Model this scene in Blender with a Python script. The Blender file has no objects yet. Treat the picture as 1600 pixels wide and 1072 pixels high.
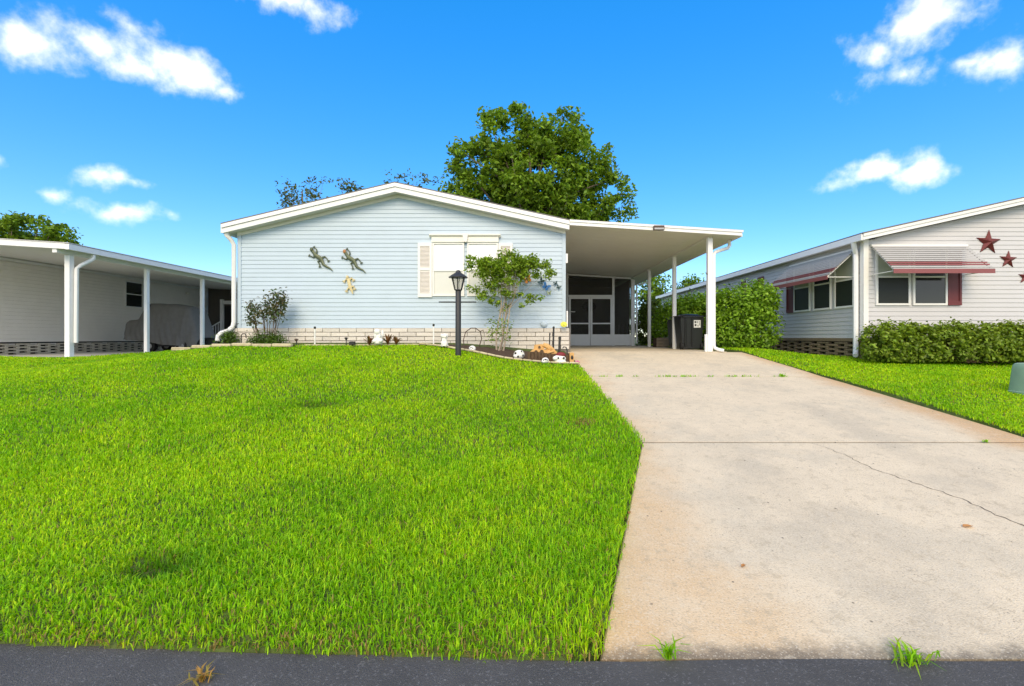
import bpy, math, random
import numpy as np
from math import radians, sin, cos, pi, atan2, sqrt
from mathutils import Vector

random.seed(7)
RNG = np.random.default_rng(7)
SC = bpy.context.scene
COL = SC.collection

# ------------------------------------------------------------------ camera, sky, sun, exposure
# world: x right, y away from the camera, z up; z = 0 is the carport slab; metres
FPX, VX, HY, EYE = 750.0, 816.0, 527.0, 0.35


def P(px, py, d):
    """world point at depth d seen at photo position (px, py)"""
    return ((px - VX) / FPX * d, d, EYE + (HY - py) / FPX * d)


cam_data = bpy.data.cameras.new('camera')
cam = bpy.data.objects.new('camera', cam_data)
COL.objects.link(cam)
cam.location = (0, 0, EYE)
cam.rotation_euler = (radians(90), 0, 0)
cam_data.sensor_width = 36.0
cam_data.lens = 36.0 * FPX / 1600.0
cam_data.shift_x = (800 - VX) / 1600.0
cam_data.shift_y = -(536 - HY) / 1600.0
cam_data.clip_start = 0.05
cam_data.clip_end = 3000
SC.camera = cam

SUN_EL, SUN_AZ = radians(34), radians(185)      # azimuth clockwise from +y: behind the camera, a little left
sun_vec = Vector((sin(SUN_AZ) * cos(SUN_EL), cos(SUN_AZ) * cos(SUN_EL), sin(SUN_EL)))
sd = bpy.data.lights.new('sun', 'SUN')
sd.energy = 1.15
sd.angle = radians(30)
sd.color = (1.0, 0.80, 0.52)
sun = bpy.data.objects.new('sun', sd)
COL.objects.link(sun)
sun.rotation_euler = sun_vec.to_track_quat('Z', 'Y').to_euler()

SC.view_settings.view_transform = 'Standard'
SC.view_settings.look = 'None'
SC.view_settings.gamma = 1.0
SC.view_settings.use_curve_mapping = False
SC.view_settings.exposure = 1.34
SC.cycles.use_denoising = True
SC.cycles.max_bounces = 8
SC.cycles.transparent_max_bounces = 16
SC.cycles.sample_clamp_indirect = 6.0

SKY_STRENGTH = 0.15
world = bpy.data.worlds.new('World')
SC.world = world
world.use_nodes = True


def build_sky():
    nt = world.node_tree
    nt.nodes.clear()
    N, L = nt.nodes.new, nt.links.new
    out = N('ShaderNodeOutputWorld')
    bg = N('ShaderNodeBackground')
    bg.inputs['Strength'].default_value = SKY_STRENGTH
    L(bg.outputs[0], out.inputs['Surface'])
    sky = N('ShaderNodeTexSky')
    sky.sky_type = 'NISHITA'
    sky.sun_disc = False
    sky.sun_elevation = SUN_EL
    sky.sun_rotation = SUN_AZ
    sky.air_density = 0.75
    sky.dust_density = 0.0
    sky.ozone_density = 2.0
    hs = N('ShaderNodeHueSaturation')
    hs.inputs['Saturation'].default_value = 2.12
    hs.inputs['Hue'].default_value = 0.510
    hs.inputs['Value'].default_value = 1.6
    gm = N('ShaderNodeGamma'); gm.inputs['Gamma'].default_value = .5     # evens the bright horizon out
    L(sky.outputs[0], gm.inputs['Color'])
    L(gm.outputs[0], hs.inputs['Color'])
    # clouds: soft ellipses on the sphere of directions, torn up by noise
    tc = N('ShaderNodeTexCoord')
    warp = N('ShaderNodeTexNoise')
    warp.inputs['Scale'].default_value = 9.0
    warp.inputs['Detail'].default_value = 5.0
    L(tc.outputs['Generated'], warp.inputs['Vector'])
    ws = N('ShaderNodeVectorMath'); ws.operation = 'SUBTRACT'
    ws.inputs[1].default_value = (0.5, 0.5, 0.5)
    L(warp.outputs['Color'], ws.inputs[0])
    wm = N('ShaderNodeVectorMath'); wm.operation = 'SCALE'
    wm.inputs['Scale'].default_value = 0.055
    L(ws.outputs[0], wm.inputs[0])
    wa = N('ShaderNodeVectorMath'); wa.operation = 'ADD'
    L(tc.outputs['Generated'], wa.inputs[0]); L(wm.outputs[0], wa.inputs[1])
    blobs = [(50, 72, 84, 50, 1.0), (140, 72, 100, 50, 1.0), (235, 98, 95, 50, 1.0), (300, 118, 60, 38, .9), (338, 138, 30, 22, .7),
             (200, 32, 60, 26, .5), (460, 4, 95, 28, .9), (508, 24, 50, 28, .7),
             (160, 275, 55, 23, .95), (208, 288, 26, 12, .6), (188, 330, 62, 27, 1.0), (262, 337, 24, 10, .5), (86, 300, 20, 16, .55),
             (1440, 30, 100, 62, .95), (1372, 78, 46, 36, .75), (1405, 118, 75, 24, .5), (1565, 88, 85, 42, .8), (1518, 98, 38, 20, .7),
             (1372, 268, 80, 30, 1.0), (1425, 273, 58, 27, 1.0), (1320, 282, 40, 13, .5), (-8, 245, 16, 14, .6)]
    items = []
    for px, py, rx, ry, s in blobs:
        d = Vector(((px - VX) / FPX, 1.0, (HY - py) / FPX))
        n = d.length
        items.append((d.normalized(), .92 * rx / FPX / n, .88 * ry / FPX / n, s))
    prev = None
    for d, rx, ry, s in items:
        mp = N('ShaderNodeMapping'); mp.vector_type = 'TEXTURE'
        mp.inputs['Location'].default_value = d
        mp.inputs['Rotation'].default_value = (math.asin(d.z), 0, -atan2(d.x, d.y))
        mp.inputs['Scale'].default_value = (rx, 0.4, ry)
        L(wa.outputs[0], mp.inputs['Vector'])
        ln = N('ShaderNodeVectorMath'); ln.operation = 'LENGTH'
        L(mp.outputs[0], ln.inputs[0])
        ma = N('ShaderNodeMath'); ma.operation = 'MULTIPLY_ADD'
        ma.inputs[1].default_value = -s
        ma.inputs[2].default_value = s
        L(ln.outputs['Value'], ma.inputs[0])
        if prev is None:
            prev = ma
        else:
            mx = N('ShaderNodeMath'); mx.operation = 'SMOOTH_MAX'
            mx.inputs[2].default_value = 0.12
            L(prev.outputs[0], mx.inputs[0]); L(ma.outputs[0], mx.inputs[1])
            prev = mx
    fine = N('ShaderNodeTexNoise')
    fine.inputs['Scale'].default_value = 22.0
    fine.inputs['Detail'].default_value = 7.0
    fine.inputs['Roughness'].default_value = 0.58
    L(tc.outputs['Generated'], fine.inputs['Vector'])
    fm = N('ShaderNodeMath'); fm.operation = 'MULTIPLY_ADD'
    fm.inputs[1].default_value = 1.9; fm.inputs[2].default_value = -0.90
    L(fine.outputs['Fac'], fm.inputs[0])
    ad = N('ShaderNodeMath'); ad.operation = 'ADD'
    L(prev.outputs[0], ad.inputs[0]); L(fm.outputs[0], ad.inputs[1])
    # denser unseen cloud added overhead and behind the camera to whiten the fill light
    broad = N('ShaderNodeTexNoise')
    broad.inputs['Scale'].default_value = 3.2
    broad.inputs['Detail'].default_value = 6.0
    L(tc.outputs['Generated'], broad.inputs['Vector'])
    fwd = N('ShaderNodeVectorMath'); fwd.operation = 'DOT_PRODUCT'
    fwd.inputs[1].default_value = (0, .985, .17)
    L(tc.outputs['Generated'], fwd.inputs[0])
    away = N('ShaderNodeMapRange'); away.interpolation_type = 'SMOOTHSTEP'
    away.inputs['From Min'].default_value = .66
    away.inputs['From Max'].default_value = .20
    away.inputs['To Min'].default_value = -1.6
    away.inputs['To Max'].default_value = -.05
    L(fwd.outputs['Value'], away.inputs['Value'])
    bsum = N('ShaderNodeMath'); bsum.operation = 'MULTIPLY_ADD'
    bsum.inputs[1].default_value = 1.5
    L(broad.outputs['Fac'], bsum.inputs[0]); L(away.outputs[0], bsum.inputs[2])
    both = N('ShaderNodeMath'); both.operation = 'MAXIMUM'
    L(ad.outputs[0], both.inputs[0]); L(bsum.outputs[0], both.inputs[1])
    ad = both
    mr = N('ShaderNodeMapRange'); mr.interpolation_type = 'SMOOTHSTEP'
    mr.inputs['From Min'].default_value = 0.0
    mr.inputs['From Max'].default_value = 1.4
    mr.inputs['To Max'].default_value = 0.95
    L(ad.outputs[0], mr.inputs['Value'])
    mix = N('ShaderNodeMix'); mix.data_type = 'RGBA'
    L(mr.outputs[0], mix.inputs['Factor'])
    L(hs.outputs[0], mix.inputs['A'])
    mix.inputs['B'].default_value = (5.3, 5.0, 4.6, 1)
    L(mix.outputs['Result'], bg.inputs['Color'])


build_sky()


# ------------------------------------------------------------------ materials
def srgb(r, g, b):
    f = lambda c: c / 12.92 if c <= .04045 else ((c + .055) / 1.055) ** 2.4
    return (f(r / 255), f(g / 255), f(b / 255))


MATS = {}


def mat(name, col, rough=.6, var=.12, scale=8.0, bump=0.0, bscale=60.0, metal=0.0, spec=.4, rand=0.0, stain=None, coat=0.0):
    m = bpy.data.materials.new(name)
    m.use_nodes = True
    nt = m.node_tree
    N, L = nt.nodes.new, nt.links.new
    b = nt.nodes['Principled BSDF']
    b.inputs['Roughness'].default_value = rough
    b.inputs['Metallic'].default_value = metal
    b.inputs['Specular IOR Level'].default_value = spec
    b.inputs['Coat Weight'].default_value = coat
    tc = N('ShaderNodeNewGeometry')
    no = N('ShaderNodeTexNoise')
    no.inputs['Scale'].default_value = scale
    no.inputs['Detail'].default_value = 6
    no.inputs['Roughness'].default_value = .62
    L(tc.outputs['Position'], no.inputs['Vector'])
    mr = N('ShaderNodeMapRange')
    mr.inputs['From Min'].default_value = .25
    mr.inputs['From Max'].default_value = .75
    mr.inputs['To Min'].default_value = 1 - var
    mr.inputs['To Max'].default_value = 1 + var
    L(no.outputs['Fac'], mr.inputs['Value'])
    val = mr.outputs[0]
    if rand:
        oi = N('ShaderNodeObjectInfo')
        r2 = N('ShaderNodeMapRange')
        r2.inputs['To Min'].default_value = 1 - rand
        r2.inputs['To Max'].default_value = 1 + rand
        L(oi.outputs['Random'], r2.inputs['Value'])
        mm = N('ShaderNodeMath'); mm.operation = 'MULTIPLY'
        L(val, mm.inputs[0]); L(r2.outputs[0], mm.inputs[1])
        val = mm.outputs[0]
    sc = N('ShaderNodeVectorMath'); sc.operation = 'SCALE'
    sc.inputs[0].default_value = col
    L(val, sc.inputs['Scale'])
    colout = sc.outputs[0]
    if stain:                                   # (colour, noise scale, threshold, strength)
        sn = N('ShaderNodeTexNoise')
        sn.inputs['Scale'].default_value = stain[1]
        sn.inputs['Detail'].default_value = 8
        sn.inputs['Roughness'].default_value = .7
        L(tc.outputs['Position'], sn.inputs['Vector'])
        sr = N('ShaderNodeMapRange'); sr.interpolation_type = 'SMOOTHSTEP'
        sr.inputs['From Min'].default_value = stain[2]
        sr.inputs['From Max'].default_value = stain[2] + .18
        sr.inputs['To Max'].default_value = stain[3]
        L(sn.outputs['Fac'], sr.inputs['Value'])
        mx = N('ShaderNodeMix'); mx.data_type = 'RGBA'
        L(sr.outputs[0], mx.inputs['Factor'])
        L(colout, mx.inputs['A'])
        mx.inputs['B'].default_value = (*stain[0], 1)
        colout = mx.outputs['Result']
    L(colout, b.inputs['Base Color'])
    if bump:
        bn = N('ShaderNodeTexNoise')
        bn.inputs['Scale'].default_value = bscale
        bn.inputs['Detail'].default_value = 5
        L(tc.outputs['Position'], bn.inputs['Vector'])
        bp = N('ShaderNodeBump')
        bp.inputs['Strength'].default_value = bump
        bp.inputs['Distance'].default_value = .01
        L(bn.outputs['Fac'], bp.inputs['Height'])
        L(bp.outputs[0], b.inputs['Normal'])
    MATS[name] = m
    return m


def leaf_mat(name, rough=.5, trans=.35, spec=.3):
    """colour comes from the per-leaf attribute 'tint' (each leaf's own colour)"""
    m = bpy.data.materials.new(name)
    m.use_nodes = True
    nt = m.node_tree
    N, L = nt.nodes.new, nt.links.new
    b = nt.nodes['Principled BSDF']
    b.inputs['Roughness'].default_value = rough
    b.inputs['Specular IOR Level'].default_value = spec
    at = N('ShaderNodeAttribute'); at.attribute_name = 'tint'
    L(at.outputs['Color'], b.inputs['Base Color'])
    tr = N('ShaderNodeBsdfTranslucent')
    g = N('ShaderNodeMix'); g.data_type = 'RGBA'; g.blend_type = 'MULTIPLY'
    g.inputs['Factor'].default_value = 1.0
    L(at.outputs['Color'], g.inputs['A'])
    g.inputs['B'].default_value = (1.5, 1.4, .55, 1)
    L(g.outputs['Result'], tr.inputs['Color'])
    mx = N('ShaderNodeMixShader')
    mx.inputs[0].default_value = trans
    L(b.outputs[0], mx.inputs[1]); L(tr.outputs[0], mx.inputs[2])
    L(mx.outputs[0], nt.nodes['Material Output'].inputs['Surface'])
    MATS[name] = m
    return m


def screen_mat(name, col, alpha):
    m = bpy.data.materials.new(name)
    m.use_nodes = True
    nt = m.node_tree
    b = nt.nodes['Principled BSDF']
    b.inputs['Base Color'].default_value = (*col, 1)
    b.inputs['Roughness'].default_value = .7
    b.inputs['Alpha'].default_value = alpha
    MATS[name] = m
    return m


def glass_mat(name, col, rough=.06):
    m = bpy.data.materials.new(name)
    m.use_nodes = True
    b = m.node_tree.nodes['Principled BSDF']
    b.inputs['Base Color'].default_value = (*col, 1)
    b.inputs['Roughness'].default_value = rough
    b.inputs['Specular IOR Level'].default_value = .5 if rough < .2 else .2
    MATS[name] = m
    return m


mat('siding_blue', (.475, .575, .665), .5, .03, 3.0, .05, 40, stain=((.45, .53, .58), 1.3, .56, .35))
mat('siding_grey', (.57, .565, .57), .5, .03, 3.0, .05, 40, stain=((.58, .575, .55), 1.1, .58, .35))
mat('siding_tan', (.84, .80, .74), .5, .04, 3.0, .05, 40)
mat('white_trim', (.80, .79, .76), .45, .03, 5.0)
mat('white_metal', (.80, .80, .79), .35, .03, 4.0, spec=.5, stain=((.60, .56, .48), 2.6, .60, .35))
mat('cream_trim', (.79, .775, .72), .5, .03, 5.0)
mat('soffit', (.66, .65, .60), .6, .03, 5.0)
mat('ceiling_pan', (.72, .70, .61), .42, .04, 1.2, spec=.4, stain=((.50, .48, .40), 1.4, .58, .4))
mat('ceiling_white', (.80, .79, .74), .5, .03, 2.0)
mat('shingle', (.16, .155, .15), .9, .25, 20, .5, 90)
mat('brick_pale', (.66, .615, .545), .85, .10, 26, .7, 85, rand=.07, stain=((.52, .46, .38), 2.5, .60, .3))
mat('mortar', (.20, .18, .16), .95, .2, 30, .4, 90)
mat('block_grey', (.60, .55, .46), .9, .14, 20, .6, 80, rand=.12, stain=((.42, .29, .14), 1.1, .54, .7))
mat('block_brown', (.22, .165, .10), .9, .18, 20, .6, 80, rand=.15, stain=((.19, .13, .07), 2.0, .5, .7))
mat('shutter_cream', (.78, .735, .68), .55, .03, 6)
mat('shutter_red', (.16, .034, .036), .5, .08, 6)
mat('star_red', (.15, .03, .03), .5, .15, 14, .2, 60, metal=.2, stain=((.10, .02, .02), 8, .6, .5))
mat('awning_light', (.44, .43, .42), .4, .04, 6)
mat('awning_red', (.25, .075, .075), .4, .06, 6)
mat('lamp_black', (.022, .023, .025), .5, .25, 30, .3, 120, spec=.5)
mat('dark_metal', (.03, .03, .03), .5, .2, 30)
mat('bronze_metal', (.085, .05, .035), .6, .2, 30)
mat('bin_black', (.012, .013, .013), .38, .2, 12, .15, 60, spec=.5)
mat('label_white', (.75, .75, .72), .5, .05, 30)
mat('cover_cloth', (.16, .155, .147), .85, .10, 6, .4, 200)
mat('tyre', (.015, .015, .015), .8, .1, 30)
mat('hub_grey', (.35, .35, .35), .4, .1, 10, metal=.5)
mat('statue_white', (.80, .79, .76), .7, .08, 30, .4, 70)
mat('paint_black', (.02, .02, .02), .5, .1, 20)
mat('ornament_tan', (.62, .36, .13), .7, .2, 14, .5, 60, stain=((.32, .17, .07), 9, .56, .7))
mat('bark_brown', (.11, .07, .04), .95, .3, 22, .8, 60)
mat('trunk_grey', (.20, .16, .12), .9, .25, 14, .8, 50)
mat('trunk_pale', (.36, .30, .23), .8, .2, 14, .5, 60, stain=((.22, .16, .11), 9, .55, .6))
mat('edging_stone', (.52, .45, .29), .9, .15, 14, .6, 60, rand=.12, stain=((.34, .24, .10), 4, .55, .6))
mat('mulch', (.075, .045, .028), 1.0, .5, 40, 1.0, 90)
mat('soil', (.075, .105, .022), 1.0, .4, 14, 1.0, 60, stain=((.14, .11, .045), 9.0, .58, .7))
mat('slab_plain', (.55, .54, .52), .85, .06, 6, .3, 80)
mat('lizard_green', (.10, .12, .07), .45, .3, 30, .4, 90, metal=.3, stain=((.24, .25, .15), 18, .5, .7))
mat('lizard_cream', (.66, .55, .30), .5, .2, 40, .4, 90, stain=((.25, .27, .12), 25, .58, .8))
mat('lizard_rust', (.42, .19, .07), .5, .3, 40)
mat('butterfly_orange', (.75, .28, .04), .5, .1, 20)
mat('butterfly_blue', (.05, .20, .50), .5, .1, 20)
mat('butterfly_teal', (.04, .09, .09), .5, .1, 20)
mat('butterfly_pale', (.50, .55, .30), .5, .1, 20)
mat('utility_green', (.24, .36, .25), .55, .10, 5, .15, 60, stain=((.30, .38, .26), 3.5, .55, .5))
mat('red_cap', (.20, .02, .025), .6, .1, 20)
mat('yellow_paint', (.75, .72, .10), .6, .1, 20)
mat('pink_petal', (.55, .13, .28), .6, .1, 20)
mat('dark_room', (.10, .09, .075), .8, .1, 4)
mat('panel_tan', (.52, .47, .39), .7, .1, 4)
mat('wood_grey', (.26, .20, .14), .85, .2, 10, .4, 50)
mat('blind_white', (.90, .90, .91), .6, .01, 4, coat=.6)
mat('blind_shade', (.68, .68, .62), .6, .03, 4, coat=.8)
mat('curtain', (.42, .44, .36), .8, .1, 6)
mat('bulb', (.75, .72, .62), .3, .02, 6)
mat('dry_leaf', (.42, .20, .06), .7, .2, 40)
mat('crack_dark', (.16, .13, .10), 1.0, .3, 40)
screen_mat('insect_screen', (.045, .043, .036), .52)
screen_mat('lamp_glass', (.35, .35, .32), .35)
glass_mat('window_dark', (.018, .022, .020), .08)
glass_mat('window_screen', (.022, .026, .022), .35)
leaf_mat('leaves', .45, .35)
leaf_mat('grass', .5, .42, .25)


def concrete_mat():
    m = mat('driveway_concrete', (.69, .58, .41), .9, .08, 3.0, .55, 130)
    nt = m.node_tree
    N, L = nt.nodes.new, nt.links.new
    b = nt.nodes['Principled BSDF']
    src = b.inputs['Base Color'].links[0].from_socket
    geo = N('ShaderNodeNewGeometry')
    sep = N('ShaderNodeSeparateXYZ')
    L(geo.outputs['Position'], sep.inputs[0])
    big = N('ShaderNodeTexNoise')
    big.inputs['Scale'].default_value = 1.1; big.inputs['Detail'].default_value = 9; big.inputs['Roughness'].default_value = .68
    L(geo.outputs['Position'], big.inputs['Vector'])

    def m_(op, a, bb=None, c=None):
        n = N('ShaderNodeMath'); n.operation = op
        for i, v in enumerate((a, bb, c)):
            if v is None:
                continue
            if isinstance(v, (int, float)):
                n.inputs[i].default_value = v
            else:
                L(v, n.inputs[i])
        return n.outputs[0]

    def ss(v, a, bb, to=1.0):
        n = N('ShaderNodeMapRange'); n.interpolation_type = 'SMOOTHSTEP'
        n.inputs['From Min'].default_value = a; n.inputs['From Max'].default_value = bb; n.inputs['To Max'].default_value = to
        L(v, n.inputs['Value'])
        return n.outputs[0]

    def mixc(f, a, col):
        n = N('ShaderNodeMix'); n.data_type = 'RGBA'
        L(f, n.inputs['Factor']); L(a, n.inputs['A']); n.inputs['B'].default_value = (*col, 1)
        return n.outputs['Result']
    # rust-orange irrigation stain creeping in from both edges
    left = ss(m_('ADD', sep.outputs['X'], m_('MULTIPLY', big.outputs['Fac'], -2.6)), .55, -.95)
    right = ss(m_('ADD', sep.outputs['X'], m_('MULTIPLY', big.outputs['Fac'], 1.0)), 5.35, 5.95)
    c = mixc(m_('MULTIPLY', left, .78), src, (.62, .39, .17))
    c = mixc(m_('MULTIPLY', right, .75), c, (.56, .33, .14))
    # grey, worn, moss-dark patches
    n2 = N('ShaderNodeTexNoise')
    n2.inputs['Scale'].default_value = .8; n2.inputs['Detail'].default_value = 10; n2.inputs['Roughness'].default_value = .7
    L(geo.outputs['Position'], n2.inputs['Vector'])
    c = mixc(ss(n2.outputs['Fac'], .50, .62, .36), c, (.48, .43, .33))
    for xc in (2.15, 3.95):                   # worn wheel tracks
        dist = m_('ABSOLUTE', m_('ADD', m_('ADD', sep.outputs['X'], -xc), m_('MULTIPLY', m_('ADD', big.outputs['Fac'], -.5), 1.4)))
        trk = m_('MULTIPLY', ss(dist, .55, .05), ss(n2.outputs['Fac'], .40, .58))
        c = mixc(m_('MULTIPLY', trk, .28), c, (.38, .33, .25))
    # black mould along the foot of the apron, where it meets the road
    n6 = N('ShaderNodeTexNoise'); n6.inputs['Scale'].default_value = 4.0; n6.inputs['Detail'].default_value = 9; n6.inputs['Roughness'].default_value = .75
    L(geo.outputs['Position'], n6.inputs['Vector'])
    foot = ss(m_('ADD', sep.outputs['Y'], m_('MULTIPLY', n6.outputs['Fac'], -.34)), 2.20, 2.08)
    c = mixc(m_('MULTIPLY', foot, .8), c, (.12, .10, .075))
    # fine aggregate and pock marks
    vo = N('ShaderNodeTexVoronoi'); vo.inputs['Scale'].default_value = 38
    L(geo.outputs['Position'], vo.inputs['Vector'])
    n3 = N('ShaderNodeTexNoise'); n3.inputs['Scale'].default_value = 2.6; n3.inputs['Detail'].default_value = 4
    L(geo.outputs['Position'], n3.inputs['Vector'])
    pock = m_('MULTIPLY', ss(vo.outputs['Distance'], .20, .10), ss(n3.outputs['Fac'], .52, .66))
    c = mixc(m_('MULTIPLY', pock, .75), c, (.17, .14, .11))
    n4 = N('ShaderNodeTexNoise'); n4.inputs['Scale'].default_value = 85; n4.inputs['Detail'].default_value = 3
    L(geo.outputs['Position'], n4.inputs['Vector'])
    c = mixc(ss(n4.outputs['Fac'], .56, .66, .45), c, (.72, .64, .50))
    c = mixc(ss(n4.outputs['Fac'], .45, .32, .50), c, (.33, .27, .195))
    n5 = N('ShaderNodeTexNoise'); n5.inputs['Scale'].default_value = 11.0; n5.inputs['Detail'].default_value = 9; n5.inputs['Roughness'].default_value = .75
    L(geo.outputs['Position'], n5.inputs['Vector'])
    c = mixc(ss(n5.outputs['Fac'], .53, .64, .5), c, (.43, .355, .24))
    c = mixc(ss(n5.outputs['Fac'], .45, .33, .40), c, (.68, .59, .44))
    # scattered dark chips
    v2 = N('ShaderNodeTexVoronoi'); v2.inputs['Scale'].default_value = 9
    L(geo.outputs['Position'], v2.inputs['Vector'])
    c = mixc(m_('MULTIPLY', ss(v2.outputs['Distance'], .09, .05), ss(n3.outputs['Fac'], .45, .60)), c, (.12, .10, .08))
    L(c, b.inputs['Base Color'])
    return m


concrete_mat()


def asphalt_mat():
    m = mat('asphalt', (.084, .081, .077), .9, .25, 2.5, .9, 170)
    nt = m.node_tree
    N, L = nt.nodes.new, nt.links.new
    b = nt.nodes['Principled BSDF']
    src = b.inputs['Base Color'].links[0].from_socket
    geo = N('ShaderNodeNewGeometry')
    no = N('ShaderNodeTexNoise'); no.inputs['Scale'].default_value = 75; no.inputs['Detail'].default_value = 2; no.inputs['Roughness'].default_value = .7
    L(geo.outputs['Position'], no.inputs['Vector'])
    mr = N('ShaderNodeMapRange'); mr.inputs['From Min'].default_value = .56; mr.inputs['From Max'].default_value = .72; mr.inputs['To Max'].default_value = .6
    L(no.outputs['Fac'], mr.inputs['Value'])
    mx = N('ShaderNodeMix'); mx.data_type = 'RGBA'
    L(mr.outputs[0], mx.inputs['Factor']); L(src, mx.inputs['A']); mx.inputs['B'].default_value = (.24, .235, .23, 1)
    L(mx.outputs['Result'], b.inputs['Base Color'])


asphalt_mat()

# ------------------------------------------------------------------ mesh helpers
ORG = {}


def tag(o, label=None, cat=None, group=None, kind=None):
    if label: o['label'] = label
    if cat: o['category'] = cat
    if group: o['group'] = group
    if kind: o['kind'] = kind
    return o


def thing(name, loc, label, cat, group=None):
    o = bpy.data.objects.new(name, None)
    o.empty_display_size = .2
    o.location = loc
    COL.objects.link(o)
    ORG[o] = np.array(loc, float)
    return tag(o, label, cat, group)


def link_mesh(name, me, parent, org):
    o = bpy.data.objects.new(name, me)
    COL.objects.link(o)
    if parent is not None:
        o.parent = parent
        ORG[o] = ORG[parent]
    else:
        o.location = org
        ORG[o] = np.array(org, float)
    return o


class MB:
    def __init__(self):
        self.v, self.f, self.m = [], [], []

    def add(self, vs, fs, m=0):
        b = len(self.v)
        self.v += [tuple(map(float, p)) for p in vs]
        self.f += [tuple(i + b for i in f) for f in fs]
        self.m += [m] * len(fs)
        return self

    def box(self, x0, x1, y0, y1, z0, z1, m=0):
        vs = [(x0, y0, z0), (x1, y0, z0), (x1, y1, z0), (x0, y1, z0), (x0, y0, z1), (x1, y0, z1), (x1, y1, z1), (x0, y1, z1)]
        return self.add(vs, [(0, 3, 2, 1), (4, 5, 6, 7), (0, 1, 5, 4), (1, 2, 6, 5), (2, 3, 7, 6), (3, 0, 4, 7)], m)

    def cbox(self, x0, x1, y0, y1, z0, z1, c=.004, m=0):
        """box with chamfered vertical and horizontal front edges (rounded look)"""
        pts = [(x0 + c, z0), (x1 - c, z0), (x1, z0 + c), (x1, z1 - c), (x1 - c, z1), (x0 + c, z1), (x0, z1 - c), (x0, z0 + c)]
        inner = [(x0 + 2 * c, z0 + c), (x1 - 2 * c, z0 + c), (x1 - c, z0 + 2 * c), (x1 - c, z1 - 2 * c), (x1 - 2 * c, z1 - c), (x0 + 2 * c, z1 - c), (x0 + c, z1 - 2 * c), (x0 + c, z0 + 2 * c)]
        vs = [(x, y0, z) for x, z in inner] + [(x, y0 + c, z) for x, z in pts] + [(x, y1, z) for x, z in pts]
        fs = [tuple(range(8))]
        for i in range(8):
            j = (i + 1) % 8
            fs += [(i + 8, j + 8, j, i), (i + 16, j + 16, j + 8, i + 8)]
        fs += [tuple(reversed(range(16, 24)))]
        fs[0] = tuple(range(8))
        return self.add(vs, fs, m)

    def prism(self, pts, axis, a0, a1, m=0):
        """polygon pts (2D) extruded along axis from a0 to a1; 2D axes are the other two in xyz order"""
        n = len(pts)

        def mk(p, a):
            q = list(p); q.insert(axis, a); return q
        vs = [mk(p, a0) for p in pts] + [mk(p, a1) for p in pts]
        fs = [tuple(reversed(range(n))), tuple(range(n, 2 * n))] + [(i, (i + 1) % n, (i + 1) % n + n, i + n) for i in range(n)]
        return self.add(vs, fs, m)

    def tube(self, pts, r, n=8, m=0, cap=True, squash=None):
        pts = [Vector(p) for p in pts]
        rs = list(r) if hasattr(r, '__len__') else [r] * len(pts)
        vs, fs = [], []
        ref = None
        for i, p in enumerate(pts):
            t = (pts[min(i + 1, len(pts) - 1)] - pts[max(i - 1, 0)])
            t = t.normalized() if t.length > 1e-9 else Vector((0, 0, 1))
            if ref is None:
                ref = Vector((0, 0, 1)) if abs(t.z) < .9 else Vector((1, 0, 0))
            u = t.cross(ref); u = u.normalized() if u.length > 1e-6 else Vector((1, 0, 0))
            w = u.cross(t).normalized()
            ref = w
            for k in range(n):
                a = 2 * pi * (k + .5) / n
                q = (u * cos(a) + w * sin(a)) * rs[i]
                if squash is not None:
                    q = Vector((q.x * squash[0], q.y * squash[1], q.z * squash[2]))
                vs.append(p + q)
        for i in range(len(pts) - 1):
            for k in range(n):
                k2 = (k + 1) % n
                fs.append((i * n + k, i * n + k2, (i + 1) * n + k2, (i + 1) * n + k))
        if cap:
            fs.append(tuple(reversed(range(n))))
            fs.append(tuple(range((len(pts) - 1) * n, len(pts) * n)))
        return self.add(vs, fs, m)

    def lathe(self, cx, cy, prof, n=16, m=0):
        vs, fs = [], []
        for r, z in prof:
            for k in range(n):
                a = 2 * pi * (k + .5) / n
                vs.append((cx + r * cos(a), cy + r * sin(a), z))
        for i in range(len(prof) - 1):
            for k in range(n):
                k2 = (k + 1) % n
                fs.append((i * n + k, i * n + k2, (i + 1) * n + k2, (i + 1) * n + k))
        fs.append(tuple(reversed(range(n))))
        fs.append(tuple(range((len(prof) - 1) * n, len(prof) * n)))
        return self.add(vs, fs, m)

    def ell(self, c, r, n=12, k=8, m=0):
        prof = [(max(sin(pi * i / k), .02), -cos(pi * i / k)) for i in range(k + 1)]
        b = len(self.v)
        self.lathe(0, 0, prof, n, m)
        for i in range(b, len(self.v)):
            x, y, z = self.v[i]
            self.v[i] = (c[0] + x * r[0], c[1] + y * r[1], c[2] + z * r[2])
        return self

    def build(self, name, mats, parent=None, smooth=False, org=None):
        V = np.array(self.v)
        if parent is not None:
            org = ORG[parent]
        elif org is None:
            org = np.array([(V[:, 0].min() + V[:, 0].max()) / 2, (V[:, 1].min() + V[:, 1].max()) / 2, V[:, 2].min()])
        me = bpy.data.meshes.new(name)
        me.from_pydata([tuple(p) for p in V - org], [], self.f)
        for mm in (mats if isinstance(mats, (list, tuple)) else [mats]):
            me.materials.append(MATS[mm])
        me.polygons.foreach_set('material_index', self.m)
        if smooth:
            me.polygons.foreach_set('use_smooth', [True] * len(self.f))
            me.set_sharp_from_angle(angle=radians(40))
        me.update()
        return link_mesh(name, me, parent, org)


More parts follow.
